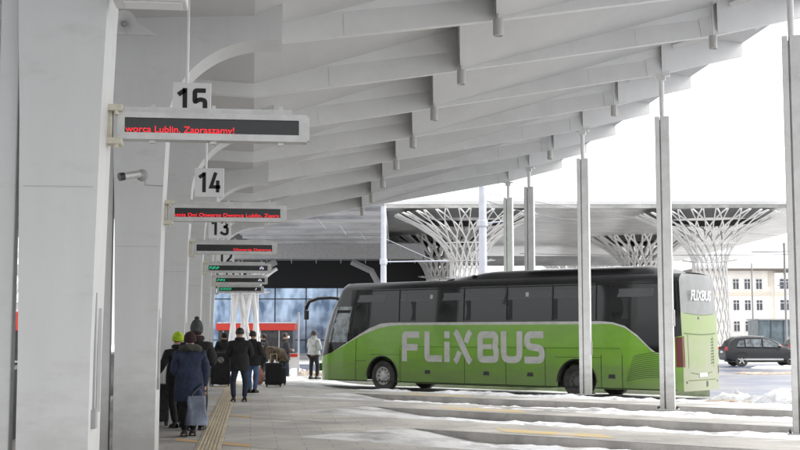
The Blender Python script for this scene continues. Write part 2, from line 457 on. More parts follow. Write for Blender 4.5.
# ------------------------------------------------------------------ the platform canopy
KS = 1.04     # size of the canopy bay
def grown(o, flat=False):
    l = o.location; o.location = (l.x*KS, l.y*KS, 0 if flat else l.z*KS-.066); o.scale = (KS,)*3
    return o
def Yr(k, X): return 15.77+3.085*k+.235*(X+1.165)-.62*min(1, max(0, (3.4-X)/3.4))
XS = [(-26, 9.5), (-7, 5.9), (-3.2, 5.37), (0, 5.37), (3.5, 6.23), (8.6, 7.33), (10.6, 7.9)]  # leftmost stretch is unseen, extended to shut out sky light
def zb(X, Y):
    for (a, za), (b, zb_) in zip(XS, XS[1:]):
        if X <= b: break
    t = (X-a)/(b-a)
    return za+(zb_-za)*t-.0235*(Y-15.77)
ZONES = [(-24, -7, (.9, .22), (.9, .22)), (-7, -.0, (.9, .22), (.9, .22)), (0, 3.5, (.9, .22), (.9, .76)), (3.5, 8.6, (.9, .02), (.9, .60)), (8.6, 10.6, (.95, .93), (.30, .28))]
FL = .14; TL = .38; K0, K1 = -5, 7
canopy = thing('platform_canopy', 'long white folded canopy roof over the bus platform on tall pillars', 'canopy', (0, 15.77, 0))
def L3(X, Y, Z): return (X, Y-15.77, Z)
for k in range(K0, K1+1):
    m = MB()
    for (x0, x1, h0, h1) in ZONES:
        ns = 5
        for i in range(ns):
            qa, qb = i/ns, (i+1)/ns
            Xa, Xb = x0+(x1-x0)*qa, x0+(x1-x0)*qb
            pts = []
            for X, q in ((Xa, qa), (Xb, qb)):
                Y = Yr(k, X); z = zb(X, Y); hA = h0[0]+(h1[0]-h0[0])*q; hB = h0[1]+(h1[1]-h0[1])*q
                tilt = .04 if x0 > 8 else TL
                pts.append([L3(X, Y+hB*tilt, z+hB), L3(X, Y, z), L3(X, Y+FL, z), L3(X, Y+FL, z+hA)])
            A, B = pts
            for j in range(3): m.quad(A[j], A[j+1], B[j+1], B[j])
    X = 10.6; Y = Yr(k, X); z = zb(X, Y)
    m.quad(L3(X, Y, z), L3(X, Y+FL, z), L3(X, Y+FL, z+.28), L3(X, Y+.011, z+.28))
    # cover plates and weld seams near the nodes
    for X0, w, hh in ((3.32, .12, .62), (8.25, .55, .42), (6.9, .03, .36), (1.2, .03, .34), (5.6, .03, .2)):
        for e in (0,):
            Ya = Yr(k, X0); Yb = Yr(k, X0+w); za, zb2 = zb(X0, Ya), zb(X0+w, Yb)
            if w > .05: m.prism([(0, 0)]*3, 0, 0) if False else None
            th = .012 if w > .05 else .006
            v = [L3(X0, Ya-th, za), L3(X0+w, Yb-th, zb2), L3(X0+w, Yb-th+hh*TL, zb2+hh), L3(X0, Ya-th+hh*TL, za+hh)]
            v2 = [(p[0], p[1]+th, p[2]) for p in v]
            m.add(v+v2, [(0, 1, 2, 3), (0, 4, 5, 1), (1, 5, 6, 2), (2, 6, 7, 3), (3, 7, 4, 0)])
    m.build('beam', [WHITE, GREYP], canopy, merge=False)
for k in range(K0, K1):
    m = MB()
    for zi, (x0, x1, h0, h1) in enumerate(ZONES):
        rows = []
        off = 3.5*3.2/max(6, Yr(k+1, 3.5))
        for i in range(9):
            q = i/8; X = x0+(x1-x0)*q
            XA = (x0-(off if x0 == 3.5 else 0))*(1-q)+(x1-(off if x1 == 3.5 else 0))*q
            hA = h0[0]+(h1[0]-h0[0])*q; hB = h0[1]+(h1[1]-h0[1])*q
            Ya = Yr(k, XA)+FL; Yb = Yr(k+1, X)+hB*(.04 if x0 > 8 else TL)
            rows.append([L3(XA+(X-XA)*j/4, Ya+(Yb-Ya)*j/4, (zb(XA, Yr(k, XA))+hA)*(1-j/4)+(zb(X, Yr(k+1, X))+hB)*j/4) for j in range(5)])
        m.grid(rows)
    for X, hl, hr in ((3.5, .76, .02), (8.6, .60, .93)):
        XA = X-(off if X == 3.5 else 0); Ya = Yr(k, XA)+FL; Yb = Yr(k+1, X); z1 = zb(X, Yb); za = zb(XA, Yr(k, XA))
        m.tri(L3(XA, Ya, za+.9), L3(X, Yb+hl*TL, z1+hl), L3(X, Yb+hr*(.04 if X > 8 else TL), z1+hr))
    m.build('soffit_panel', SHADEW, canopy)
m = MB(); rows_t = []; rows_b = []
for k in range(K0, K1+1):
    rt = []; rb = []
    for X in (-24, -7, -3.2, 0, 3.5, 8.6, 10.5):
        Y = Yr(k, X)+(.2 if k == K1 else 0); z = zb(X, Y)
        hr = .32 if X > 10 else .96; rt.append(L3(X, Y, z+hr+.1)); rb.append(L3(X, Y, z+hr))
    rows_t.append(rt); rows_b.append(rb)
m.grid(rows_t); m.grid(rows_b)
for i in range(len(rows_t)-1): m.quad(rows_t[i][-1], rows_t[i+1][-1], rows_b[i+1][-1], rows_b[i][-1])
for j in range(6): m.quad(rows_t[-1][j], rows_t[-1][j+1], rows_b[-1][j+1], rows_b[-1][j])
m.build('roof_sheet', WHITE, canopy)
# diagonal eave bars between beam ends
for k in range(K0, K1):
    a = Vector(L3(10.5, Yr(k, 10.5)+.07, zb(10.5, Yr(k, 10.5))+.22)); b = Vector(L3(8.9, Yr(k+1, 8.9), zb(8.9, Yr(k+1, 8.9))+.55))
    m = MB(); m.tube([a, b], .07, 4); m.build('eave_bar', WHITE, canopy)

grown(canopy)
# pendant lights under the nodes
lamp_n = 0
ords = ['first', 'second', 'third', 'fourth', 'fifth', 'sixth', 'seventh', 'eighth', 'ninth', 'tenth', 'eleventh', 'twelfth']
proto_l = None
for row, X, ks in ((0, 3.5, range(-1, 8)), (1, 8.45, (1, 3, 5))):
    for n_, k in enumerate(ks):
        Y = Yr(k, X)-.10; z = zb(X, Y)
        lab = ('%s pendant cylinder light from the near end of the inner row under the canopy' % ords[n_]) if row == 0 else \
              ('%s small cylinder light from the near end at the canopy outer edge' % ords[n_])
        if proto_l is None:
            t = thing('pendant_light', lab, 'ceiling light', (X, Y, z), 0, 'cylinder lights hanging under the canopy')
            m = MB(); m.lathe([(.001, -.02), (.068, -.02), (.075, -.03), (.075, -.26), (.065, -.27), (.065, -.255), (.001, -.26)], n=16); m.build('lamp_housing', POSTW, t, smooth=True)
            m = MB(); m.tube([(-.0, .0, -.02), (-.0, 0, .62)], .012, 6); m.tube([(-.045, .0, -.0), (-.045, 0, .62)], .008, 6); m.build('conduit', ALU, t)
            proto_l = t
        else:
            t = copy_tree(proto_l); t.location = (X, Y, z); t['label'] = lab
        grown(t)

grown(proto_l)
# pillars ---------------------------------------------------------------
def pillar(k, label):
    Yc = 15.77+3.085*k-.29; zs = -.0235*(Yc-15.77)
    t = thing('pillar', label, 'pillar', (-1.415, Yc, 0), 0, 'tall white flat pillars along the platform')
    m = MB(); c = 1.415
    right = [(-1.165, 0), (-1.16, 1.5), (-1.125, 3.2), (-1.085, 4.2+zs)]
    arc = []
    for i in range(1, 21):
        a = i/20*PI/2; arc.append((-1.085+1.25*(1-math.cos(a)), 4.2+zs+(1.17)*math.sin(a)))
    right += arc
    left = [(-2.83-x, z) for x, z in right]
    top = 5.9+zs
    outline = right+[(.35, 5.375+zs), (.35, top), (-3.18, top), (-3.18, 5.375+zs)]+left[::-1]
    outline = [(x+c, z) for x, z in outline]
    m.prism(outline, -.34, .34)
    m.build('shaft', PILLAR, t, smooth=True)
    m = MB(); m.box((.0, -.341, 2.72), (.50, .004, .010)); m.box((.0, -.341, 4.05+zs), (.53, .004, .010)); m.box((.255, 0, 2.72), (.03, .66, .010)); m.build('weld_seams', mat('seam_grey', (.52, .52, .52), .6), t)
    m = MB(); m.box((.252, -.12, 1.45), (.03, .06, 1.0)); m.box((.252, .14, 1.5), (.02, .20, .9)); m.build('access_panel', GREYP, t)
    m = MB(); m.box((.265, -.17, 1.02), (.05, .09, .14)); m.build('socket_box', GREYP, t, bevel=.006)
    m = MB(); m.box((-.385, -.2, 2.6), (.14, .16, 5.2)); m.build('downpipe_casing', PILLAR, t, bevel=.01)
    grown(t)
    m = MB(); m.box((-.263, .2, 1.0), (.02, .1, .9)); m.build('cable_cover', DARKM, t)
    return t
pl_lab = {-2: 'nearest and widest white pillar, beside the red-text display in the foreground', 0: 'second white pillar from the camera, carrying the security camera',
          2: 'third white pillar, directly behind the person in the lime hat', 4: 'fourth white pillar from the camera, behind the grey-hatted person',
          6: 'fifth white pillar, next to the black suitcases at the far end', 7: 'last and farthest white pillar, beside the station glass'}
for k, lab in pl_lab.items(): pillar(k, lab)

# outer posts -------------------------------------------------------------
def post(k, label):
    X = 8.6; Y = Yr(k, X)+.05; z = zb(X, Y)-.063
    t = thing('canopy_post', label, 'post', (X, Y, 0), R(-24), 'slim white posts holding the canopy outer edge')
    H = 6.15 if k > 0 else 6.35
    m = MB(); m.box((-.105, -.03, H/2), (.09, .16, H)); m.box((.06, 0, H/2), (.18, .22, H)); m.box((-.04, .035, H/2-.03), (.05, .10, H-.06)); m.build('sheath', POSTW, t, bevel=.008)
    m = MB(); m.tube([(0, 0, H-.1), (0, 0, z+.03)], .052, 14); m.build('rod', POSTW, t, smooth=True)
    m = MB(); m.box((0, 0, z-.03), (.34, .22, .03)); m.box((0, 0, z-.09), (.16, .14, .1)); m.build('head_plate', WHITE, t)
    m = MB(); m.box((0, 0, .012), (.46, .36, .024)); bp_ = m.build('base_plate', ALU, t)
    for bx, by in ((-.19, -.14), (.19, -.14), (-.19, .14), (.19, .14)):
        m = MB(); m.lathe([(.001, .07), (.012, .07), (.012, .045), (.022, .045), (.022, .024)], (bx, by, 0), 6); m.build('anchor_bolt', DARKM, bp_)
    grown(t, True)
    m = MB(); m.box((.165, -.02, 1.9 if k == 2 else 1.2), (.03, .10, .34)); m.build('socket_cover', ALU, t, bevel=.004)
post_lab = {0: 'nearest slim canopy post, cut by the right edge of the photo', 2: 'slim white post standing in front of the coach rear corner',
            4: 'slim white post in front of the coach rear wheel', 6: 'slim white post behind the coach with its thin rod meeting the eave', 7: 'farthest slim canopy post, behind the middle of the coach'}
for k, lab in post_lab.items(): post(k, lab)

# LED displays ----------------------------------------------------------------
W = 1.47
led = [(-2, 118, 125, 9.43, 187), (0, 174, 212, 15.7, 109), (2, 196, 247, 21.7, 79), (4, 208, 267, 27.9, 62), (6, 218, 279, 34.0, 50), (7, 222, 288, 37.3, 45)]
txt = ['worca Lublin. Zapraszamy!', 'onia Dni Otwarte Dworca Lublin, Zapra', 'Otwarte Dworca', None, None, None]
led_lab = ['nearest and largest grey display board, short red text, beside the sign 15', 'second display board with a full line of red text, under the sign 14',
           'third display board with short red text at its right, under the sign 13', 'fourth display board, first of the three with green text',
           'fifth display board with green text, middle of the three small ones', 'smallest lowest display board with green text, above the lattice column']
for i, (k, px, py, d, wpx) in enumerate(led):
    Yc = 15.77+3.085*k-.13; X0 = -1.10; zc = 1.65+(333-py-1.5)*(Yc*.9925-.05)/1200
    ww = W if i < 5 else W*.95
    t = thing('display_board', led_lab[i], 'display', (X0, Yc, zc), 0, 'LED display boards hung on the pillars')
    grown(t); H = .215; dp = .14
    fr = MB(); x0 = .05; x1 = x0+ww
    sx0, sx1, sz0, sz1 = x0+.055, x1-.065, -.055, .062
    if i == 0: sx0 -= .0
    # frame of four bars round the recessed screen
    fr.box(((x0+sx0)/2, 0, 0), (sx0-x0, dp, H)); fr.box(((x1+sx1)/2, 0, 0), (x1-sx1, dp, H))
    fr.box(((sx0+sx1)/2, 0, (sz1+H/2)/2), (sx1-sx0, dp, H/2-sz1)); fr.box(((sx0+sx1)/2, 0, (sz0-H/2)/2), (sx1-sx0, dp, H/2+sz0))
    fr.box(((x0+x1)/2-.04, .01, H/2+.022), (ww-.16, .09, .044))
    fr.box((x1+.010, 0, .0), (.02, .10, H-.03))
    for q in (.18, .5, .86): fr.box((x0+ww*q, -.01, H/2+.056), (.03, .03, .024)); fr.box((x0+ww*q, -.01, -H/2-.012), (.045, .05, .024))
    fr.build('housing', ALU, t)
    sc = MB(); sc.box(((sx0+sx1)/2, -dp/2+.028, (sz0+sz1)/2), (sx1-sx0, .02, sz1-sz0)); s_o = sc.build('screen', BLACKS, t)
    ysc = -dp/2+.016
    if txt[i]:
        L_ = sx1-sx0; body = txt[i]
        wid = (L_*.62, L_*.985, L_*.50)[i]
        tx = text_obj('red_text', body, .072, RED_LED, s_o, (0, 0, 0), (R(90), 0, 0), bold=.0, extr=.001)
        xs = [v.co.x for v in tx.data.vertices]; s_ = wid/(max(xs)-min(xs))
        tx.scale = (s_, (.9 if i else 1.0), 1)
        xst = sx0+.006 if i != 2 else sx1-wid-.02
        tx.location = (xst-min(xs)*s_, ysc, -.028)
    else:
        m = MB()
        for r_ in range(3):
            for c_ in range(10 if i != 5 else 16):
                if (c_*7+r_*3+i) % 4: m.box((sx0+.03+c_*.022, ysc, .03-r_*.022), (.015, .002, .013))
        m.build('green_text', GREEN_LED, s_o)
        m = MB(); xx = sx1-.17
        for r_ in range(3):
            for c_ in range(4 if i != 5 else 2):
                if (c_+r_) % 3: m.box((xx+c_*.024, ysc, .03-r_*.022), (.017, .002, .015))
        m.build('pale_text', WHITE_LED, s_o)
    br = MB(); br.box((-.035, -.02, 0), (.09, .10, .30)); br.build('bracket_plate', CREAM, t, bevel=.006)
    for zz in (.13, -.13):
        b2 = MB(); b2.box((.0, -.04, zz), (.18, .16, .05)); b2.box((-.06, -.10, zz+.02), (.05, .05, .09)); b2.box((.045, -.08, zz-.03), (.03, .06, .05)); b2.build('clamp', CREAM, t, bevel=.006)

# bay number signs ------------------------------------------------------------
DIG = {'1': [([(.12, .74), (.62, .93), (.62, .9)][:2], 0), ([(.60, 1.0), (.60, 0)], 0)],
       '5': [([(.95, .915), (.17, .915), (.17, .46), (.50, .58), (.90, .54), (.92, .08), (.45, .05), (.06, .16)], .03)],
       '4': [([(.55, 1.0), (.10, .27), (1.0, .27)], 0), ([(.74, .60), (.74, 0)], 0)],
       '3': [([(.10, .80), (.40, .95), (.85, .88), (.82, .58), (.42, .53)], .05), ([(.42, .53), (.90, .50), (.90, .08), (.45, .05), (.06, .20)], .05)],
       '2': [([(.10, .78), (.38, .95), (.88, .90), (.82, .50), (.14, .09), (.98, .09)], .04)]}
for body, px, py, d, rodtop in (('15', 189, 99.3, 14.5, 5.9), ('14', 208, 182, 20.6, 5.3), ('13', 219, 227.5, 26.8, 4.9), ('12', 225, 257, 33, 4.6), ('11', 229, 275, 38.5, 4.3)):
    X, Y = spot(px, d); z = 1.65+(333-py)*d/1200
    t = thing('bay_number_sign', 'square white sign with the black number %s' % body, 'sign', (X, Y, z), 0, 'hanging bay number signs')
    s_ = 38.5/1200*14.5 if body == '15' else .50
    m = MB(); m.box((0, 0, 0), (s_, .03, s_)); pn = m.build('panel', SIGNW, t, bevel=.006); kf = s_/.52
    for ci, ch in enumerate(body):
        m = MB()
        for pts, rr_ in DIG[ch]:
            pth = [Vector((u*.24*.78, v*.36)) for u, v in pts]
            if rr_: pth = round_path(pth, rr_)
            stroke(m, pth, .062, lambda u, v: ((u-.205+ci*.215+(.02 if body == '11' else 0))*kf, -.019, (v-.18)*kf))
        m.build('digit', SIGNB, t, recalc=False)
    m = MB(); m.tube([(-.06, 0, s_/2-.02), (-.06, 0, rodtop-z)], .022, 8); m.build('hanger_rod', SIGNW, t, smooth=True)

# fittings on the pillars -------------------------------------------------------
X, Y = spot(149, 9.2)
t = thing('light_box', 'plain white box lamp jutting from the nearest pillar at the top of the photo', 'lamp', (X, 9.3, 4.19), 0)
m = MB(); m.box((-.02, 0, .14), (.56, .30, .28)); m.build('casing', WHITE, t, bevel=.01)
m = MB(); m.box((0, 0, -.006), (.44, .2, .01)); m.build('diffuser', SIGNW, t)
t = thing('horn_speaker', 'small round white horn loudspeaker high on the second pillar', 'loudspeaker', (-1.62, 15.0, 5.50), 0)
m = MB(); m.lathe([(.03, .22), (.05, .12), (.075, .04), (.15, -.04), (.155, -.05), (.14, -.045), (.06, .03), (.02, .03), (.001, .0)], n=24, axis='Y'); m.build('horn', WHITE, t, smooth=True)
m = MB(); m.lathe([(.001, -.01), (.03, .0), (.045, .03)], n=16, axis='Y'); m.build('driver', GREYP, t, smooth=True)
m = MB(); m.box((0, .13, 0), (.05, .08, .2)); m.box((0, .19, 0), (.05, .12, .04)); m.build('bracket', GREYP, t)
t = thing('security_camera', 'black and white bullet security camera on the second pillar', 'camera', (-1.37, 15.08, 3.60), 0)
m = MB(); m.lathe([(.001, -.0), (.075, -.0), (.075, -.03), (.05, -.05), (.001, -.055)], n=18, axis='Y'); m.build('mount', GREYP, t, smooth=True)
m = MB(); m.tube([(0, -.05, 0), (-.04, -.12, -.01), (-.10, -.16, -.02)], .022, 8); m.build('arm', GREYP, t, smooth=True)
m = MB(); m.tube([(-.02, -.14, .0), (-.20, -.24, -.045)], .045, 12); m.build('body', ALU, t, smooth=True)
m = MB(); m.tube([(-.195, -.237, -.0437), (-.25, -.268, -.058)], .050, 12); m.build('lens_hood', DARKM, t, smooth=True)
m = MB(); m.tube([(.04, -.01, -.06), (.04, -.01, -.12), (.26, -.01, -.13)], .008, 6); m.build('cable', GREYP, t)

# ------------------------------------------------------------------ the coach
def coach():
    t_ = thing('coach', 'green and black long-distance coach parked in a bay with white lettering on its side', 'coach', (12.27*.93, 33.4*.93, ROAD), R(135)); t_.scale = (.93, .93, .955)
    LN, WD = 13.9, 2.70
    def lerp_pts(P, x):
        if x <= P[0][0]: return P[0][1]
        for (a, ya), (b, yb) in zip(P, P[1:]):
            if x <= b: return ya+(yb-ya)*(x-a)/(b-a)
        return P[-1][1]
    def tmax(z): return 14.0 if z < 1.15 else 14.0-.18*(z-1.15)-.095*(z-1.15)**2
    def tmin(z): return .0 if z < 1.2 else .035*(z-1.2)+.008*(z-1.2)**2
    def inset(z):
        i = .015*(max(0, .9-z))
        if z > 2.2: i += .05*(z-2.2)**1.3
        if z > 3.38: i += .22*((z-3.38)/.26)**2.2
        return i
    def S(t, w, z):
        # t 0 rear..13.9 front, w 0 near side..2.55 far side
        tt = t
        if t > 11.6: tt = 11.6+(t-11.6)*(tmax(z)-11.6)/2.3
        if t < 1.5: tt = tmin(z)+t*(1.5-tmin(z))/1.5
        pin = 0
        if t > 13.3: pin += .22*((t-13.3)/.6)**2.6
        if t < .35: pin += .10*((.35-t)/.35)**2
        half = WD/2-inset(z)-pin
        return (tt, -WD/2-(w-WD/2)/(WD/2)*half if True else 0, z)
    belt = [(0, 1.86), (.30, 1.80), (.45, 1.40), (.77, 1.36), (1.0, 1.52), (1.4, 1.88), (1.8, 2.14), (2.2, 2.25), (2.6, 2.28), (10.7, 2.28), (11.1, 2.25), (11.6, 2.10), (12.1, 1.88), (12.7, 1.58), (13.3, 1.26), (13.9, 1.10)]
    sth = [(0, .001), (.7, .001), (.9, .045), (2.4, .06), (2.7, .085), (10.4, .085), (11.0, .13), (11.6, .12), (12.3, .05), (12.9, .03), (13.1, .001), (13.9, .001)]
    WH = (11.05, 3.45); WR = .52
    def skirt(t):
        z = .31
        for w in WH:
            a = abs(t-w)
            if a < .66: z = max(z, .50+math.sqrt(.66**2-a*a)*1.0-.02)
        return z
    ts = [i*.1 for i in range(0, 140)]
    ts += [w+s*.6599 for w in WH for s in (-1, 1)]+[w+s*.6601 for w in WH for s in (-1, 1)]+[w+s*d_ for w in WH for s in (-1, 1) for d_ in (.655, .64, .62)]+[13.45, 13.55, 13.65, 13.75, 13.85]
    ts = sorted(set(round(x, 4) for x in ts+[13.9]))
    body = MB(); stripe = MB(); glass = MB(); roof = MB(); rear = MB(); rearg = MB(); wind = MB()
    def zone(mb, cols, n):   # cols: list of (lo, hi, fn)
        rows = [[fn(lo+(hi-lo)*i/n) for i in range(n+1)] for lo, hi, fn in cols]
        mb.grid(rows)
    for w in (0, WD):
        cb = []; cs_ = []; cg = []; cr = []
        for t in ts:
            fn = (lambda z, t=t: S(t, w, z)); b = lerp_pts(belt, t); s_ = lerp_pts(sth, t)
            cb.append((skirt(t), b-s_, fn)); cs_.append((b-s_, b, fn)); cg.append((b, 3.40, fn)); cr.append((3.40, 3.63, fn))
        zone(body, cb, 8); zone(stripe, cs_, 1); zone(glass, cg, 8); zone(roof, cr, 5)
    # front and rear ends
    for end in (0, 1):
        t = 13.9 if end else 0
        ws = [WD*j/16 for j in range(17)]
        def E_(w, z):
            p = S(t, w, z); q = (w-WD/2)/(WD/2)
            return (p[0]+(.16 if end else -.10)*(1-q*q), p[1], p[2])
        if end:
            zone(body, [(.30, 1.10, (lambda z, w=w: E_(w, z))) for w in ws], 6)
            zone(wind, [(1.10, 3.40, (lambda z, w=w: E_(w, z))) for w in ws], 10)
        else:
            zone(rear, [(.30, 2.52-.06*(1-((w-WD/2)/(WD/2))**2), (lambda z, w=w: E_(w, z))) for w in ws], 10)
            zone(rearg, [(2.52-.06*(1-((w-WD/2)/(WD/2))**2), 3.40, (lambda z, w=w: E_(w, z))) for w in ws], 6)
        zone(roof if end else rearg, [(3.40, 3.63, (lambda z, w=w: E_(w, z))) for w in ws], 5)
    # roof cap
    caps = []
    for t in ts:
        row = [S(t, 0, 3.63)]
        a = Vector(S(t, 0, 3.63)); b = Vector(S(t, WD, 3.63))
        caps.append([tuple(a.lerp(b, j/8)+Vector((0, 0, .05*math.sin(PI*j/8)))) for j in range(9)])
    roof.grid(caps)
    body.build('body', GREEN, t_, smooth=True); stripe.build('white_stripe', BWHITE, t_, smooth=True)
    gl = glass.build('side_glazing', BLACKG, t_, smooth=True); roof.build('roof', BLACKP, t_, smooth=True)
    rear.build('rear_panel', REARG, t_, smooth=True); rg = rearg.build('rear_window_panel', BGREY, t_, smooth=True)
    wind.build('windscreen', mat('windscreen_glass', (.03, .04, .045), .05), t_, smooth=True)
    # roof air conditioning fairing
    m = MB(); rows = []
    for i in range(31):
        t = .5+i/30*9.2; h = .30*min(1, ((t-.5)/.8))**.6*min(1, (9.7-t)/2.6)**1.2+.0
        row = []
        for j in range(11):
            q = j/10*2-1; row.append((t, -WD/2+q*.92, 3.62+h*(1-abs(q)**5)))
        rows.append(row)
    m.grid(rows); fo = m.build('roof_fairing', BLACKP, t_, smooth=True)
    for (tt, l, yy, zz) in ((3.7, 3.8, -WD/2+.75, 3.885), (9.3, .45, -.62, 3.69), (8.6, .35, -.62, 3.74), (7.6, .25, -.62, 3.80)):
        m = MB(); ridge(m, [(tt-l/2, yy), (tt+l/2, yy)], .2, .06, zz, tt, .05); m.build('roof_snow', SNOW, t_, smooth=True)
    # underfloor mass, dark
    m = MB(); m.box((6.95, -WD/2, .62), (13.2, 2.1, .5)); m.box((7.2, -WD/2, .34), (5.2, 2.0, .14)); m.build('underframe', RUBBER, t_)
    # wheel arches and wheels
    for wc in WH:
        for side in (0, 1):
            m = MB(); y0 = -.006 if side == 0 else -WD+.006; sg = -1 if side == 0 else 1
            ring = []
            for i in range(21):
                a = PI*i/20; ring.append((wc+math.cos(a), math.sin(a)))
            pts0 = [(wc+.66*math.cos(PI*i/20), .48+.66*math.sin(PI*i/20)) for i in range(21)]
            rows = [[(x, y0, z) for x, z in pts0], [(x, y0+sg*.35, z) for x, z in pts0]]
            m.grid(rows)
            pts1 = [(wc+.70*math.cos(PI*i/20), .48+.70*math.sin(PI*i/20)) for i in range(21)]
            m.grid([[(x, y0-sg*.012, z) for x, z in pts0], [(x, y0-sg*.012, z) for x, z in pts1]])
            m.build('wheel_arch', RUBBER, t_)
            m = MB()
            prof = [(.30, -.14), (.44, -.15), (.50, -.12), (.515, -.05), (.515, .05), (.50, .12), (.44, .15), (.30, .14)]
            yc = -.19 if side == 0 else -WD+.19
            m.lathe(prof, (wc, yc, .51), 32, 'Y'); ty = m.build('wheel', RUBBER, t_, smooth=True); ty.name = 'wheel'
            m = MB(); o_ = 1 if side == 0 else -1
            m.lathe([(.30, o_*.135), (.285, o_*.145), (.27, o_*.10), (.20, o_*.07), (.17, o_*.10), (.13, o_*.125), (.12, o_*.155), (.06, o_*.165), (.001, o_*.165)], (wc, yc, .51), 28, 'Y')
            rim = m.build('rim', HUB if wc > 8 or side else mat('rear_hub_grey', (.10, .10, .10), .6), ty, smooth=True)
            m = MB()
            for i in range(10):
                a = 2*PI*i/10; m.box((wc+.225*math.cos(a), yc+o_*.082, .51+.225*math.sin(a)), (.045, .03, .045))
            m.build('wheel_nuts', DARKM, ty)
    # panel seams and details on the near side
    def P(t, z, off=.004):
        p = S(t, 0, z); return (p[0], p[1]+off, p[2])
    def vline(mb, t, z0, z1, w=.018, off=.004, n=8):
        rows = []
        for i in range(n+1):
            z = z0+(z1-z0)*i/n; rows.append([P(t-w/2, z, off), P(t+w/2, z, off)])
        mb.grid(rows)
    def hline(mb, t0, t1, z, w=.016, off=.004):
        n = max(2, int((t1-t0)/.3)); mb.grid([[P(t0+(t1-t0)*i/n, z-w/2, off) for i in range(n+1)], [P(t0+(t1-t0)*i/n, z+w/2, off) for i in range(n+1)]])
    m = MB()
    for t in (10.26, 7.6, 6.0, 4.55): vline(m, t, .33, 1.40 if t > 10 else 1.48)
    for t in (12.2, 2.6, 1.9): vline(m, t, .33, lerp_pts(belt, t)-.1 if t > 10 else 1.3)
    hline(m, 1.95, 10.26, 1.49, .012); hline(m, 11.75, 12.2, 1.0, .012); hline(m, 2.6, 4.2, 1.22, .012); hline(m, 10.26, 11.6, 1.22, .010); hline(m, .2, 13.7, .335, .03)
    m.build('panel_seams', SEAM, t_)
    m = MB()
    for t in (9.1, 6.75, 5.1, 2.25):
        m = MB(); m.add([P(t+dx, z, .006) for dx, z in ((-.12, .62), (.12, .62), (.10, .74), (-.10, .74))], [(0, 1, 2, 3)]); m.build('hatch_handle', DARKM, t_)
    # rear louvres, curved
    m = MB()
    for i in range(13):
        z = .56+i*.058; a0 = 1.75+.0*i; tt0 = 1.78-.02*i; tt1 = .42
        n = 6; rows = [[], []]
        for j in range(n+1):
            q = j/n; t = tt0+(tt1-tt0)*q; zz = z-.05*q+.10*math.sin(PI*q)*.5+.18*q
            rows[0].append(P(t, zz-.010, .005)); rows[1].append(P(t, zz+.010, .005))
        m.grid(rows)
    m.build('engine_louvres', mat('louvre_shade', (.045, .12, .012), .6), t_)
    m = MB()
    for t in (12.52, 10.3, 7.62, 5.95, 4.27, 2.75, 2.25): vline(m, t, lerp_pts(belt, t)+.04, 3.38, .05 if t < 12 else .07, .005, 10)
    hline(m, .4, 12.0, 3.36, .03, .005)
    m.build('window_joints', RUBBER, gl)
    # reflected strip of sky, painted on the glass as a paler band
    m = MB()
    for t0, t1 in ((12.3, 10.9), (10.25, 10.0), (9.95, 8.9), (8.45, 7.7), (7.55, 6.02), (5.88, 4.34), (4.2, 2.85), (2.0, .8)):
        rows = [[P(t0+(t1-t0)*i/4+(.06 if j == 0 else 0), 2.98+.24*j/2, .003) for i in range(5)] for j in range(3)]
        m = MB(); m.grid(rows); m.build('painted_sky_reflection', SKYBAND, gl)
    for t0 in (11.7, 9.6, 7.35, 5.75, 4.1, 1.7):
        m = MB(); rows = []
        for j in range(6): rows.append([P(t0+.22*i/6*(1-.35*math.sin(PI*j/5)), 2.34+.62*j/5, .003+.0012*(i % 2)) for i in range(7)])
        m.grid(rows); m.build('window_curtain', mat('curtain_dark', (.035, .036, .04), .8), gl)
    m = MB(); rows = []
    for j in range(7):
        z = 1.62+j/6*1.22; q = j/6
        rows.append([P(t, z, .006) for t in (12.62, 12.9, 13.15, 13.5)])
    m.grid(rows); m.build('driver_window', CLEARW, gl)
    m = MB(); m.grid([[P(t_w, z_w, .007) for t_w in (13.5, 13.62, 13.74, 13.89)] for z_w in (1.2, 1.7, 2.2, 2.8, 3.39)]); m.build('front_pillar', BLACKP, gl)
    m = MB(); m.grid([[P(12.66, 2.62+.1*j, .009), P(13.42, 2.62+.1*j, .009)] for j in (0, 1)]); m.build('window_bar', RUBBER, gl)
    m = MB()
    for t, z in ((8.9, 3.05), (5.15, 3.05)): m = MB(); m.grid([[P(t, z, .006), P(t+.11, z, .006)], [P(t, z+.13, .006), P(t+.11, z+.13, .006)]]); m.build('window_sticker', BWHITE, gl)
    # lettering on the side
    lt = MB(); H0, H1 = 1.01, 1.99; hh = H1-H0; sw = .21
    def G(t0, sc=1.0):
        return lambda u, v: P(t0-u, H0+v*hh, .006)
    def sk(t0, pts, w=sw, r=0, closed=False):
        pts2 = [Vector((u, v*hh)) for u, v in pts]
        if r: pts2 = round_path(pts2, r, closed=closed)
        stroke(lt, pts2, w, lambda u, v: P(t0-u, H0+v, .006), closed)
    h = sw/2; e = h/hh
    # F
    sk(10.17, [(h, 0), (h, 1-e), (.74, 1-e)], r=.09); sk(10.17, [(2*h+.001, .47), (.66, .47)])
    # L
    sk(9.22, [(h, 1), (h, e), (.72, e)], r=.09)
    # i
    sk(8.40, [(h, 0), (h, .66)], w=.215); sk(8.40, [(h, .78), (h, 1)], w=.215)
    # X: one full stroke and two halves beside it
    sk(8.08, [(.10, .99), (.18, .93), (.66, .07), (.74, .01)], r=.1); sk(8.08, [(.54, .64), (.66, .92), (.74, .99)], w=.19, r=.1); sk(8.08, [(.10, .01), (.17, .07), (.30, .35)], w=.19, r=.1)
    lt.add([P(8.06-u, H0+v*hh, .006) for u, v in ((.36, .60), (.36, .40), (.50, .40), (.50, .60))], [(0, 1, 2, 3)]) if False else None
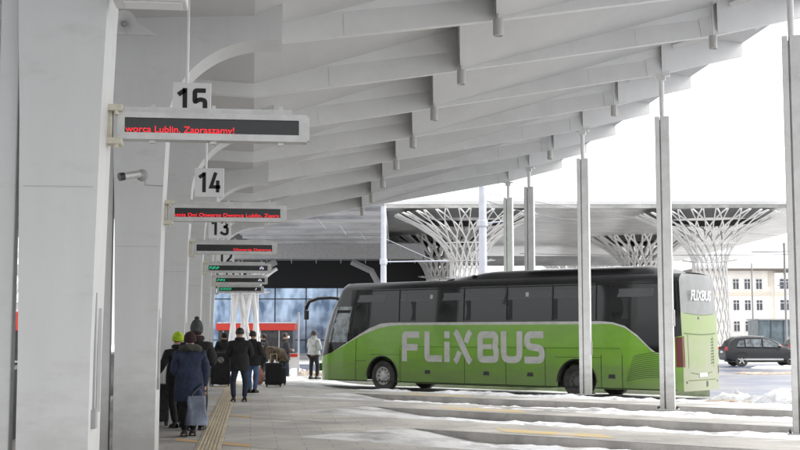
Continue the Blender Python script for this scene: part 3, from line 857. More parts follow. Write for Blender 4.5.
    # B
    sk(7.08, [(h, e), (h, 1-e), (.70, 1-e), (.70, .62), (.66, .51), (.72, .40), (.72, e)], r=.11, closed=True); sk(7.08, [(2*h+.001, .51), (.66-h-.002, .51)], w=.15)
    # U
    sk(6.18, [(h, 1), (h, e), (.70, e), (.70, 1)], r=.22)
    # S
    sk(5.30, [(.70, 1-e), (h, 1-e), (h, .53), (.64, .47), (.64, e), (0, e)], r=.16)
    lt.build('side_lettering', BWHITE, t_, recalc=False)
    # rear details (x = 0 face, looking along +x)
    def Q(w, z, off=.006):
        p = S(0, w, z); q = (w-WD/2)/(WD/2)
        return (p[0]-.10*(1-q*q)-off, p[1], p[2])
    def hl(mb, w0, w1, z, th=.02, sag=0.0, off=.004):
        n = 10; mb.grid([[Q(w0+(w1-w0)*i/n, z+dz-sag*math.sin(PI*i/n), off) for i in range(n+1)] for dz in (-th/2, th/2)])
    m = MB(); hl(m, .10, 2.45, 1.93, .03, .04); hl(m, .42, 1.95, .82, .02, .06); hl(m, .25, 2.3, .60, .02); hl(m, .2, 2.4, 2.50, .015, .05)
    for w_, zt, zbm in ((.30, 1.9, .95), (2.12, 1.9, .95)):
        m.grid([[Q(w_-.01, z, .004), Q(w_+.01, z, .004)] for z in (zbm, 1.2, 1.5, zt)])
    m.build('rear_seams', mat('rear_seam', (.09, .13, .04), .7), t_)
    m = MB()
    for i in range(9): m.add([Q(w, z, .006) for w, z in ((1.86+.01*i, 1.05+i*.085), (2.16, 1.07+i*.085), (2.18, 1.11+i*.085), (1.88+.01*i, 1.09+i*.085))], [(0, 1, 2, 3)])
    m.build('rear_vent', DARKM, t_)
    m = MB(); m.grid([[Q(w, z, .012) for w in (.95, 1.2, 1.5)] for z in (.69, .80)]); m.build('number_plate', SIGNW, t_)
    for sd in (0, 1):
        m = MB(); w0, w1 = (.02, .09) if sd == 0 else (2.58, 2.66)
        m.grid([[Q(w, z, .010) for w in (w0, (w0+w1)/2, w1)] for z in ((.98, 1.3, 1.6, 1.85) if sd == 0 else (.75, .9, 1.0))])
        if sd == 0: m.grid([[P(t, z, .008) for t in (0, .10, .18)] for z in (.98, 1.3, 1.6, 1.82)])
        m.build('tail_light', REDL, t_)
    for w_, z_, dw, dz in ((1.46, .40, .12, .16), (1.02, 2.33, .08, .07), (.14, .52, .06, .06), (2.44, .52, .06, .06)):
        m = MB(); m.grid([[Q(w, z, .009) for w in (w_, w_+dw)] for z in (z_, z_+dz)]); m.build('tow_cover', DARKM, t_)
    rt = text_obj('rear_lettering', 'FLIXBUS', .42, SIGNW, rg, (0, 0, 0), (R(90), 0, R(-90)), sx=.93, bold=.004, align='CENTER', extr=.004)
    p = Q(WD*.49, 3.0, .05); rt.location = (p[0]+.02, p[1], p[2]); 
    rt.rotation_euler = (R(94.5), 0, R(-90))
    # mirror arms
    def mirror(w, sg):
        m = MB(); y = -w
        m.tube([(12.95, y-sg*.05, 3.10), (13.5, y+sg*.12, 3.16), (13.95, y+sg*.30, 3.14), (14.32, y+sg*.36, 3.04), (14.46, y+sg*.36, 2.86), (14.50, y+sg*.36, 2.62)], [.05, .055, .06, .065, .08, .05], 10)
        a = m.build('mirror_arm', BLACKP, t_, smooth=True)
        m = MB(); m.box((14.46, y+sg*.36, 2.58), (.11, .2, .36)); m.build('mirror_head', BLACKP, a, bevel=.04)
    mirror(.25, 1); mirror(WD-.25, -1)
    for w_ in (.35, 2.2):
        m = MB(); rows = []
        for j in range(4): rows.append([(S(13.9, w_, .7+.08*j)[0]+.11+.03*i*0, -w_-.14*(i-1), .62+.09*j) for i in range(3)])
        m.grid(rows); m.build('headlight', CLEARW, t_)
coach()

# ------------------------------------------------------------------ cars
def wheel_mb(r, w, n=24):
    return [(r*.62, -w/2), (r*.9, -w/2), (r, -w*.3), (r, w*.3), (r*.9, w/2), (r*.62, w/2)]
def suv(name, label, loc, rz, paint, scale=1.0, group=None):
    t_ = thing(name, label, 'car', loc, rz, group); t_.scale = (scale,)*3
    L_, Wd, H = 4.6, 1.86, 1.66
    # lower body stations: x, half width, z bottom, z top(shoulder)
    st = [(0, .72, .50, .86), (.05, .84, .36, 1.0), (.35, .91, .30, 1.06), (1.2, .93, .26, 1.05), (2.4, .93, .26, 1.02), (3.4, .93, .28, .99), (4.0, .91, .30, .93), (4.4, .84, .34, .82), (4.58, .66, .42, .70)]
    m = MB(); rows = []
    for x, hw, z0, z1 in st:
        pts = []
        prof = [(.80, 0), (.97, .10), (1.0, .30), (.985, .60), (.99, .80), (.94, .95), (.80, 1.0)]
        half = [(hw*a, z0+(z1-z0)*b) for a, b in prof]
        ring = [(x, y, z) for y, z in half]+[(x, 0, z1+.015)]+[(x, -y, z) for y, z in half[::-1]]+[(x, 0, z0)]
        ring.append(ring[0]); rows.append(ring)
    m.grid(rows); m.add(rows[0][:-1], [tuple(range(len(rows[0])-1))]); m.add(rows[-1][:-1], [tuple(range(len(rows[-1])-1))])
    m.build('body', paint, t_, smooth=True)
    # cabin
    cab = [(.12, .70, 1.04, 1.04), (.30, .74, 1.04, 1.40), (.62, .73, 1.04, 1.60), (1.2, .72, 1.04, 1.66), (2.0, .72, 1.03, 1.65), (2.55, .71, 1.02, 1.55), (3.0, .73, 1.01, 1.32), (3.45, .76, .99, 1.00)]
    m = MB(); rows = []
    for x, hw, z0, z1 in cab:
        wt = hw*.86
        rows.append([(x, hw+.1, z0-.06), (x, hw+.04, z0+.02), (x, (hw+wt)/2+.02, (z0+z1)/2), (x, wt, z1-.05), (x, wt*.8, z1), (x, 0, z1+.02), (x, -wt*.8, z1), (x, -wt, z1-.05), (x, -(hw+wt)/2-.02, (z0+z1)/2), (x, -hw-.04, z0+.02), (x, -hw-.1, z0-.06)])
    m.grid(rows); m.build('cabin', paint, t_, smooth=True)
    gl = mat('car_glass', (.22, .25, .27), .06, noise_amt=.8, nscale=3, spec=.8, lo=.4, hi=.6)
    for s in (1, -1):
        for poly_ in ([(.62, 1.10), (1.05, 1.09), (1.05, 1.48), (.78, 1.40)], [(1.12, 1.09), (2.0, 1.08), (2.0, 1.52), (1.12, 1.50)], [(2.08, 1.08), (3.05, 1.06), (2.72, 1.34), (2.45, 1.48), (2.08, 1.52)]):
            m = MB(); n = len(poly_)
            def sy(x, z):
                hw = .75; return s*(hw+.062-(z-1.05)*.17)
            m.add([(x, sy(x, z), z) for x, z in poly_], [tuple(range(n))]); m.build('window', gl, t_, recalc=False)
        m = MB(); m.box((.06, s*.72, .98), (.12, .24, .22)); m.build('tail_light', mat('car_tail', (.5, .03, .04), .3), t_, bevel=.03)
        m = MB(); m.box((4.42, s*.62, .74), (.2, .3, .12)); m.build('headlight', SIGNW, t_, bevel=.03)
        m = MB(); m.box((2.95, s*1.0, 1.08), (.12, .2, .13)); m.build('mirror', paint, t_, bevel=.03)
        m = MB(); m.box((2.1, s*.925, .40), (2.1, .03, .10)); m.build('sill_trim', ALU, t_)
        m = MB(); m.tube([(.5, s*.64, 1.62), (1.2, s*.64, 1.70), (2.2, s*.63, 1.66)], .018, 6); m.build('roof_rail', ALU, t_)
    m = MB(); m.box((2.3, 0, .36), (3.9, 1.6, .24)); m.build('underbody', RUBBER, t_)
    m = MB(); m.box((-.012, 0, .80), (.02, .5, .12)); m.build('number_plate', SIGNW, t_)
    for wx in (.86, 3.68):
        for s in (1, -1):
            m = MB(); m.lathe(wheel_mb(.36, .24), (wx, s*.80, .36), 28, 'Y'); ty = m.build('wheel', RUBBER, t_, smooth=True)
            m = MB(); o_ = s
            m.lathe([(.225, o_*.10), (.21, o_*.06), (.001, o_*.05)], (wx, s*.80, .36), 20, 'Y'); m.build('rim_barrel', DARKM, ty)
            m = MB()
            for i in range(5):
                a = 2*PI*i/5+.3; m.box((wx+.12*math.cos(a), s*.80+o_*.10, .36+.12*math.sin(a)), (.21, .03, .075), rot=Matrix.Rotation(-a, 3, 'Y'))
            m.build('rim_spokes', HUB, ty)
            m = MB(); r_ = .41
            pts0 = [(wx+r_*math.cos(PI*i/14), .36+r_*math.sin(PI*i/14)) for i in range(15)]
            pts1 = [(wx+(r_+.05)*math.cos(PI*i/14), .36+(r_+.05)*math.sin(PI*i/14)) for i in range(15)]
            m.grid([[(x, s*.935, z) for x, z in pts0], [(x, s*.935, z) for x, z in pts1]])
            m.grid([[(x, s*.935, z) for x, z in pts0], [(x, s*.6, z) for x, z in pts0]])
            m.add([(wx, s*.936, .36)]+[(x, s*.936, z) for x, z in pts0], [(0, i, i+1) for i in range(1, 15)]) if False else None
            m.build('wheel_arch', RUBBER, t_)
    return t_
CARB = mat('car_charcoal', (.014, .015, .017), .32, coat=.15, noise_amt=.2)
CARS = mat('car_silver', (.22, .23, .24), .3, .3, coat=.5)
x, y = spot(720, 67.5); suv('parked_suv', 'dark grey sport utility car seen side-on behind the coach rear', (x, y, ROAD), -YAW, CARB, 1.0)
x, y = spot(783, 84); suv('parked_car', 'pale grey car parked behind the dark one at the right edge', (x, y, ROAD), -YAW+.1, CARS, .97)

# ------------------------------------------------------------------ station roof and lattice columns
def cam_thing(name, label, cat, px, d, z=ROAD, group=None):
    x, y = spot(px, d); return thing(name, label, cat, (x, y, z), -YAW, group)
t = thing('station_roof', 'wide flat metallic roof of the station carried by lattice columns', 'roof', (*spot(400, 83), 0), -YAW)
m = MB(); zt = 1.65+8.66
out = [(-17, 0), (33.7, 0), (33.7, 62), (-17, 62)]
m.prism(out, zt, zt+.25, 'XY')
m.build('soffit', SOFFIT, t)
m = MB(); m.prism([(-17.05, -.05), (33.75, -.05), (33.75, 62.1), (-17.05, 62.1)], zt+.255, zt+.5, 'XY'); m.build('roof_edge', WHITE, t)
m = MB(); m.box((9, 40, zt-1.3), (30, .5, 1.0)); m.build('cross_beam', GREYS, t)

def lattice_column(label, px, d, rim=5.15, htop=9.95, neck=6.7, rn=1.18, th=.056, n=20, tw=2.1, dark=False, group='white lattice funnel columns of the station'):
    t = cam_thing('lattice_column', label, 'column', px, d, ROAD, group)
    H = htop-ROAD; ng = neck-ROAD
    def rad(z):
        if z < ng: return rn+.28*((ng-z)/ng)**1.5
        q = (z-ng)/(H-ng); return rn+(rim-rn)*(.30*q+.70*q**2.6)
    m = MB()
    zs = [ng*i/5 for i in range(5)]+[ng+(H-ng)*(i/12) for i in range(13)]
    for i in range(n):
        for s in (-1, 1):
            pts = []
            for z in zs:
                a = 2*PI*(i+.25)/n + s*((z/H)*tw)
                r = rad(z); pts.append((r*math.cos(a), r*math.sin(a), z))
            m.tube(pts, th, 5)
    for i in range(2*n):   # short ribs near the rim
        a = 2*PI*i/(2*n); m.tube([(rad(z)*math.cos(a+.0), rad(z)*math.sin(a), z) for z in (ng+(H-ng)*.55, ng+(H-ng)*.8, H)], th*.8, 5)
    m.build('lattice', LATTICE, t, smooth=True)
    for zz, ext in ((ng, .35), (ng+(H-ng)*.38, 0)):
        r = rad(zz)+ext*.3; m = MB(); m.tube([(r*math.cos(2*PI*k/32), r*math.sin(2*PI*k/32), zz) for k in range(33)], th*.7, 5, cap=False)
        if ext:
            for k in range(12):
                a = 2*PI*k/12; m.tube([(r*math.cos(a), r*math.sin(a), zz), ((r+.7)*math.cos(a), (r+.7)*math.sin(a), zz+.1)], .04, 4)
        m.build('ring', LATTICE, t)
    m = MB(); prof = []
    for i in range(9):
        q = .83+.17*i/8; z = ng+(H-ng)*q; prof.append((rad(z)*.90, z+.1))
    m.lathe(prof, n=40); m.build('dark_lining', mat('lining_grey', (.11, .11, .11), .7), t, smooth=True)
    return t
lattice_column('largest lattice column, wide white funnel behind the coach rear', 710, 85)
lattice_column('white lattice funnel column behind the middle of the coach roof', 467, 85)
lattice_column('lattice column partly behind the post at the coach rear', 641, 110, htop=10.4, th=.12)
lattice_column('grey lattice column just left of the one behind the mid-coach', 440, 110, htop=10.4, th=.12)
lattice_column('low distant lattice column seen right of the pale mast', 402, 145, htop=10.6, th=.14, rim=4.9)
lattice_column('low distant lattice column just left of the post at the rear wheel', 573, 145, htop=10.6, th=.14, rim=4.9)
lattice_column('distant lattice column half hidden behind the post at the rear wheel', 600, 150, htop=10.6, th=.14, rim=4.9)
lattice_column('thick white lattice column under the smallest display boards', 245, 72, rim=1.9, htop=5.5, neck=4.0, rn=.72, th=.10, n=6, tw=1.2)
lattice_column('lattice column glimpsed in the slit left of the nearest pillar', 16, 62, rim=3.6, htop=7.4, neck=3.2, rn=.9, th=.10, n=9)

# station building behind
t = cam_thing('station_building', 'dark station building with blue glass wall and grey fascia beam', 'building', 300, 112)
m = MB(); z0 = .25
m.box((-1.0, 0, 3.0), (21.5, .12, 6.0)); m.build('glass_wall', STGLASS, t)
m = MB()
for i in range(8): m.box((-11+i*2.9, -.12, 3.0), (.09, .1, 6.0))
for z in (1.2, 5.0): m.box((-1.0, -.12, z), (21.5, .08, .09))
m.build('mullions', DARKM, t)
m = MB(); m.box((-1.0, .35, 7.0), (27.5, .5, 3.2)); m.box((-1.0, 5.5, 9.2), (27.5, 10, .3)); m.build('dark_interior_sheet', BLACKW, t)  # shade of the station interior put in as a near-black sheet
m = MB(); m.box((-1.0, -10.2, 8.75), (24.5, .6, 1.25)); m.build('fascia_beam', mat('fascia_grey', (.52, .52, .52), .5, noise_amt=.15), t)
m = MB(); m.box((-1.0, -4.6, 9.5), (24.5, 10.2, .1)); m.build('soffit', GREYS, t)
for p_ in ([(-4.6, -9.9, 5.5), (-4.1, -9.9, 6.2), (-3.1, -9.9, 7.0), (-1.2, -9.9, 7.9)], [(7.6, -9.9, 4.6), (7.5, -9.9, 6.0), (6.9, -9.9, 7.1), (5.2, -9.9, 7.9)]):
    m = MB(); m.tube(p_, .30, 6); m.build('arched_bracket', GREYP, t)
m = MB()
for i in range(12): m.box((-12.5+i*2.1, -10.0+(i % 2)*.0, 8.0), (.05, .05, .5))
m.build('hanging_fixtures', ALU, t)
# soffit of the covered way between platform and station, seen below the last beam
t = thing('link_roof', 'grey underside of the covered way behind the platform canopy', 'roof', (*spot(330, 74), 0), -YAW)
m = MB(); m.prism([(-7.5, -12), (3.45, -12), (3.45, 22), (-7.5, 22)], 8.9, 9.15, 'XY'); m.build('soffit', GREYS, t)
m = MB()
for i in range(7): m.box((-2.1, -10+i*5, 8.75), (10.6, .12, .2))
m.build('soffit_ribs', GREYS, t)
m = MB()
for i in range(6): m.tube([(-3+i*1.1, -9+i*4.2, 8.7), (-2.5+i*1.1, -8+i*4.2, 8.1)], .04, 5)
m.build('struts', ALU, t)

# red fascia kiosk in front of the glass wall
def kiosk(label, px, d, w, zr0, zr1):
    t = cam_thing('kiosk', label, 'kiosk', px, d)
    m = MB(); m.box((0, 1.2, (zr0+ROAD*-1)/2), (w-.3, 2.2, zr0-ROAD)); m.build('dark_front', mat('kiosk_dark', (.06, .06, .065), .3, noise_amt=.6, nscale=1.5), t)
    m = MB(); m.box((0, 1.15, (zr0+zr1)/2-ROAD), (w, 2.6, zr1-zr0)); m.build('red_fascia', REDP, t, bevel=.03)
    m = MB(); m.box((0, 1.15, zr1-ROAD+.06), (w-.2, 2.4, .08)); m.build('roof_snow', SNOW, t)
    m = MB()
    for i in range(int(w/1.3)): m.box((-w/2+.5+i*1.3, .04, 1.2), (.07, .06, 2.2))
    m.box((0, .03, .55), (w-.4, .05, .08)); m.build('shop_frames', ALU, t)
kiosk('long low kiosk with a red fascia below the blue station glass', 256, 84, 5.5, 1.83, 2.30)
kiosk('red-topped kiosk glimpsed in the slit left of the nearest pillar', 14, 55, 4.2, 1.75, 2.6)

# low dark bench-like base seen through the gaps beside the pillars
t = thing('waste_bin', 'dark bin standing on the platform behind the second pillar', 'bin', (-1.62, 17.9, 0))
m = MB(); m.lathe([(.001, 0), (.20, 0), (.22, .03), (.23, .85), (.24, .86), (.24, .92), (.16, .95), (.001, .95)], n=20); m.build('body', DARKM, t, smooth=True)
m = MB(); m.lathe([(.245, .78), (.25, .78), (.25, .84), (.245, .84)], n=20); m.build('rim_band', ALU, t)
t = thing('glazed_barrier', 'long low dark glazed barrier on the far side of the pillars', 'barrier', (-3.4, 24, 0))
m = MB(); m.box((0, 0, .62), (.04, 26, 1.0)); m.build('panel', mat('barrier_dark', (.03, .03, .035), .3), t)
m = MB(); m.box((0, 0, 1.15), (.06, 26, .05))
for i in range(14): m.box((0, -13+i*2, .58), (.06, .06, 1.16))
m.build('rail', ALU, t)

# ------------------------------------------------------------------ buildings and street, right
t = cam_thing('cream_building', 'three-storey cream building with snowy roof at the right', 'building', 714, 200)
wm = MB(); Wb = 40; Hb = 12.2
wm.box((Wb/2-3, 6, Hb/2), (Wb, 12, Hb)); wm.build('wall', CREAMW, t)
m = MB(); m.box((17.4, -.5, Hb/2-.2), (15.2, 1.0, Hb-.4)); m.build('projecting_bay', CREAMW, t)
m = MB(); m.box((Wb/2-3, 5.5, Hb+.15), (Wb+1.2, 14, .35)); m.build('eaves', mat('eaves_dark', (.16, .14, .12), .8), t)
m = MB(); m.prism([(-2.0, Hb+.33), (Wb-2, Hb+.33), (Wb-5, Hb+4.5), (1.5, Hb+4.5)], -1.2, 12, 'XZ') if False else None
rows = [[(-3.5, -1.4, Hb+.34), (Wb-2.5, -1.4, Hb+.34)], [(0.5, 5.5, Hb+4.2), (Wb-2.5, 5.5, Hb+4.2)], [(-3.5, 12.5, Hb+.34), (Wb-2.5, 12.5, Hb+.34)]]
m.grid(rows); m.tri(rows[0][0], rows[1][0], rows[2][0]); m.build('snowy_roof', SNOW, t)
m = MB(); m.box((4.5, -.12, 8.35), (9.6, .24, .5)); m.box((17.4, -1.12, 8.35), (15.4, .24, .5)); m.build('cornice', TAN, t)
m = MB(); m.tube([(9.15, -.2, Hb), (9.15, -.2, 9.5)], .12, 6); m.build('downpipe', TAN, t)
def win(x, y, z, w, h, nx=2):
    m = MB(); m.box((x, y-.03, z), (w, .05, h)); f = m.build('window', WING, t)
    m = MB()
    for q in (-1, 1): m.box((x+q*(w/2), y-.07, z), (.12, .08, h+.12)); m.box((x, y-.075, z+q*h/2), (w+.12, .08, .12))
    for i in range(1, nx): m.box((x-w/2+w*i/nx, y-.065, z), (.09, .06, h-.14))
    m.box((x, y-.062, z+.35), (w-.14, .05, .09)); m.build('frame', WINFR, f)
for r_, z in enumerate((9.95, 6.45, 2.95)):
    for x_ in (3.6, 5.5, 7.45): win(x_, 0, z, 1.05, 1.75)
    for x_ in (11.3, 13.1, 15.4, 17.2): win(x_, -1.0, z, 1.5, 1.75)

t = cam_thing('glass_shelter', 'low blue-grey glass shelter in front of the cream building', 'shelter', 757, 100)
m = MB(); m.box((1.6, 1.5, 1.45), (3.2, 3, 2.9)); m.build('glass_box', mat('shelter_glass', (.20, .26, .30), .2, noise_amt=.4, nscale=1.2), t)
m = MB(); m.box((3.2, 1.3, 2.98), (6.6, 3.6, .12)); m.build('roof', ALU, t)
m = MB()
for i in range(7): m.box((.0+i*1.05, -.06, 1.45), (.07, .08, 2.9))
m.box((4.9, 1.0, 1.4), (2.8, 2.0, 2.6)); m.build('frame', mat('shelter_frame', (.10, .14, .16), .4), t)

def pole(name, label, cat, px, d, ztop, r0, r1, m_, arms=(), group=None):
    t = cam_thing(name, label, cat, px, d, ROAD, group)
    H = ztop-ROAD
    m = MB(); m.tube([(0, 0, 0), (0, 0, H*.5), (0, 0, H)], [r0, (r0+r1)/2, r1], 12); m.build('shaft', m_, t, smooth=True)
    m = MB(); m.tube([(0, 0, 0), (0, 0, .5)], r0*1.35, 12); m.build('base', m_, t)
    for (z, l, dz) in arms:
        m = MB(); m.tube([(0, 0, z), (l, 0, z+dz)], .035, 6); m.tube([(0, 0, z+1.2), (l*.8, 0, z+dz)], .012, 5); m.build('bracket_arm', m_, t)
        m = MB(); m.lathe([(r0*1.0, z-.15), (r0*1.12, z-.1), (r0*1.12, z+.1), (r0*1.0, z+.15)], n=12); m.build('collar', m_, t)
    return t
MASTM = mat('mast_pale_blue', (.60, .62, .68), .5, noise_amt=.1)
pole('catenary_mast', 'pale bluish mast at the left with a long horizontal arm', 'mast', 383.5, 60, 8.0, .17, .13, MASTM, ((5.4, 3.2, .05),), 'pale overhead-wire masts')
pole('catenary_mast', 'pale bluish mast rising behind the middle of the coach', 'mast', 483, 52, 8.0, .20, .16, MASTM, ((6.6, 1.0, .1),), 'pale overhead-wire masts')
pole('lamp_post', 'thin grey pole in front of the cream building', 'pole', 752, 120, 8.6, .10, .07, GREYP)
pole('thin_pole', 'thin distant pole right beside the nearest canopy post', 'pole', 785, 90, 8.4, .09, .08, GREYP, ((5.4, -.6, 0),))
WIREM = mat('wire_dark', (.12, .12, .13), .5)
def wire(label, a, b, r=.018, sag=.2):
    (xa, ya), (xb, yb) = spot(a[0], a[1]), spot(b[0], b[1]); m = MB()
    A = Vector((xa, ya, a[2])); B = Vector((xb, yb, b[2])); pts = []
    for i in range(13):
        q = i/12; p = A.lerp(B, q); p.z -= sag*4*q*(1-q); pts.append(p-A)
    m.tube(pts, r, 5, cap=False); o = m.build('overhead_wire', WIREM, loc=tuple(A)); tag(o, label, 'wire')
wire('thin overhead wire running right from the top of the mid mast', (483, 52, 7.75), (800, 84, 8.3), .014)
wire('second thin wire just below the top of the mid mast', (483, 52, 7.45), (584, 60, 7.3), .016)
wire('long horizontal wire crossing behind the largest lattice column', (520, 75, 6.6), (830, 75, 6.6), .022, .1)
wire('dark wire just above the snowy eaves at the right', (752, 90, 7.7), (830, 90, 7.8), .035, .0)

# ------------------------------------------------------------------ people
def loft(mb, rings, cap=True, n=20):
    rows = []
    for cx, cy, z, rx, ry in rings:
        rows.append([(cx+rx*math.cos(2*PI*k/n)*(1+.04*math.sin(3*k+z*9)), cy+ry*math.sin(2*PI*k/n)*(1+.05*math.sin(2*k+z*7)), z) for k in range(n+1)])
    mb.grid(rows)
    if cap: mb.add(rows[-1][:-1], [tuple(range(n))])

def person(label, px, d, z, H, face, coat, legs, shoes, hat=None, hair=None, hem=.50, bulk=1.0, arms='down', stance=.09, hatkind='beanie', hood=None, scarf=None, bend=0.0, pants_r=1.0, stride=.06, mask=False):
    """local +Y is the way the person faces; face = rotation about z"""
    x, y = spot(px, d)
    t = thing('person', label, 'person', (x, y, z), face)
    h = H
    def BN(p):      # bend the upper body forward about the hips
        if not bend or p[2] < .5*h: return p
        dz = p[2]-.5*h; return (p[0], p[1]*math.cos(bend)+dz*math.sin(bend), .5*h+dz*math.cos(bend)-p[1]*math.sin(bend))
    sx = .115*h*bulk**.5
    hipx = .05*h
    if arms == 'down': E1 = (.150*h, -.01*h, .62*h); W1 = (.155*h, .035*h, .49*h); E2 = (-.150*h, -.01*h, .62*h); W2 = (-.155*h, .035*h, .49*h)
    elif arms == 'front': E1 = (.165*h, .0, .635*h); W1 = (.07*h, .13*h, .64*h); E2 = (-.165*h, .0, .635*h); W2 = (-.07*h, .13*h, .64*h)
    elif arms == 'reach': E1 = (.13*h, .10*h, .66*h); W1 = (.08*h, .22*h, .62*h); E2 = (-.13*h, .10*h, .66*h); W2 = (-.08*h, .22*h, .62*h)
    elif arms == 'bag': E1 = (.155*h, -.0*h, .62*h); W1 = (.150*h, .03*h, .46*h); E2 = (-.150*h, -.01*h, .62*h); W2 = (-.09*h, .10*h, .60*h)
    elif arms == 'out': E1 = (.15*h, 0, .63*h); W1 = (.16*h, .05*h, .50*h); E2 = (-.185*h, -.03*h, .655*h); W2 = (-.235*h, .03*h, .535*h)
    V = [(0, 0, .52*h), (0, 0, .60*h), (0, -.005*h, .70*h), (0, -.005*h, .80*h), (0, 0, .850*h), (0, .008*h, .885*h), (0, .012*h, .93*h), (0, .006*h, .972*h)]
    rad = [(.085*h, .06*h), (.075*h, .055*h), (.085*h, .06*h), (.07*h, .05*h), .030*h, .040*h, .052*h, .042*h]
    Eg = [(0, 1), (1, 2), (2, 3), (3, 4), (4, 5), (5, 6), (6, 7)]
    def addv(p, r, par):
        V.append(p); rad.append(r); Eg.append((par, len(V)-1)); return len(V)-1
    st2 = stance*h/2
    for s in (1, -1):
        yo = stride*h*s*.5
        a = addv((s*hipx, 0, .49*h), .052*h, 0); a = addv((s*(hipx+st2)/1.3, yo*.6+.012*h, .27*h), .036*h, a)
        a = addv((s*st2*1.15, yo, .045*h), .022*h, a); addv((s*st2*1.2, yo+.05*h, .022*h), .012*h, a)
    hands = []
    for s, E_, W_ in ((1, E1, W1), (-1, E2, W2)):
        a = addv((s*.105*h, -.005*h, .795*h), .033*h, 3); a = addv(E_, .026*h, a); a = addv(W_, .018*h, a)
        hd = (Vector(W_)-Vector(E_)).normalized(); hands.append((Vector(W_), hd, s, a))
        palm = Vector(W_)+hd*.028*h; a = addv(tuple(palm), .020*h, a)
    V0 = V; V = [BN(p) for p in V]
    me = skin_mesh(V, Eg, rad, 0, 2)
    # fingers joined to the same mesh
    mbf = MB()
    for W_, hd, s, a in hands:
        side = hd.cross(Vector((0, 1, 0.3))).normalized(); up = side.cross(hd)
        for i in range(4):
            b0 = W_+hd*.040*h+side*(i-1.5)*.0105*h; ln = (.034, .040, .038, .029)[i]*h
            mid = b0+hd*ln*.55+up*.004*h; tip = b0+hd*ln*.9-up*.012*h
            mbf.tube([BN(b0), BN(mid), BN(tip)], [.0062*h, .0056*h, .0044*h], 6)
        b0 = W_+hd*.018*h-side*s*.014*h; mbf.tube([BN(b0), BN(b0+hd*.020*h-side*s*.016*h), BN(b0+hd*.036*h-side*s*.016*h)], [.008*h, .007*h, .005*h], 6)
    # nose, ears
    hc = Vector((0, .012*h, .93*h))
    mbf.tube([BN(hc+Vector((0, .052*h, .012*h))), BN(hc+Vector((0, .068*h, -.010*h)))], [.004*h, .009*h], 6)
    for s in (1, -1): mbf.tube([BN(hc+Vector((s*.052*h, -.004*h, .014*h))), BN(hc+Vector((s*.056*h, -.006*h, -.014*h)))], [.009*h, .006*h], 6)
    bm = bmesh.new(); bm.from_mesh(me); tmp = bpy.data.meshes.new('f'); tmp.from_pydata(mbf.v, [], mbf.f); bm.from_mesh(tmp); bm.to_mesh(me); bm.free()
    for p in me.polygons: p.use_smooth = True
    b = mesh_obj('body', me, SKIN, t)
    fm = MB()
    for s in (1, -1):
        c = BN(hc+Vector((s*.020*h, .052*h, .010*h))); fm.box(c, (.016*h, .006*h, .006*h))
    c = BN(hc+Vector((0, .054*h, -.026*h))); fm.box(c, (.03*h, .006*h, .005*h)); fm.build('facial_features', mat('dark_features', (.08, .03, .03), .5), t)
    if mask:
        fm = MB(); c = BN(hc+Vector((0, .050*h, -.018*h))); fm.box(c, (.075*h, .05*h, .05*h)); fm.build('face_mask', SIGNW, t, bevel=.012)
    # trousers
    P = [(0, 0, .53*h)]; rr = [(.088*h*bulk, .066*h*bulk)]; ee = []
    for s in (1, -1):
        yo = stride*h*s*.5
        base = len(P); P += [(s*hipx, 0, .47*h), (s*(hipx+st2)/1.3, yo*.6+.012*h, .27*h), (s*st2*1.15, yo, .05*h)]
        rr += [.060*h, .044*h*pants_r, .036*h*pants_r]; ee += [(0, base), (base, base+1), (base+1, base+2)]
    mesh_obj('trousers', skin_mesh(P, ee, rr, 0, 2), legs, t)
    for s in (1, -1):
        yo = stride*h*s*.5; x0 = s*st2*1.2
        m = MB(); rings = []
        m.grid([[(x0+wx*.034*h*w_, yo+yy*h, zz*h*k_+.002) for wx, k_ in ((-1, 0), (-1, .6), (-.6, 1), (.6, 1), (1, .6), (1, 0), (-1, 0))] for yy, w_, zz in ((-.040, .55, .045), (-.034, .85, .062), (.0, .95, .066), (.04, 1.05, .044), (.085, 1.05, .034), (.108, .6, .022))])
        m.build('shoe', shoes, t, smooth=True)
    # coat: torso loft with hem, plus sleeves
    P = [(0, 0, .60*h), (0, -.005*h, .70*h), (0, -.008*h, .785*h), (0, 0, .835*h)]
    rr = [(.105*h*bulk, .076*h*bulk), (.108*h*bulk, .080*h*bulk), (.090*h*bulk, .068*h*bulk), (.042*h, .042*h)]; ee = [(0, 1), (1, 2), (2, 3)]
    for s, E_, W_ in ((1, E1, W1), (-1, E2, W2)):
        base = len(P); hd = (Vector(W_)-Vector(E_)).normalized()
        P += [(s*.118*h, -.005*h, .785*h), E_, tuple(Vector(W_)-hd*.004*h)]; rr += [.046*h*bulk, .041*h*bulk, .031*h]; ee += [(2, base), (base, base+1), (base+1, base+2)]
    P = [BN(p) for p in P]
    cm = skin_mesh(P, ee, rr, 0, 2)
    for v in cm.vertices:
        nn = noise.noise(v.co*9+Vector((px, 0, 0)))*.012+noise.noise(v.co*22)*.006; v.co += v.normal*nn
    co = mesh_obj('coat', cm, coat, t)
    m = MB(); rg = []
    for z_, fx, fy in ((hem, 1.14, 1.12), (hem+.01, 1.16, 1.15), ((hem+.62)/2, 1.12, 1.12), (.60, 1.06, 1.05), (.66, 1.0, 1.0), (.70, .7, .7)):
        rg.append((0, 0, z_*h, .105*h*bulk*fx, .078*h*bulk*fy))
    loft(m, rg, cap=False, n=22); m.v = [BN(v) for v in m.v]; sk = m.build('coat_skirt', coat, co, smooth=True)
    hb = Vector((0, .004*h, .945*h))
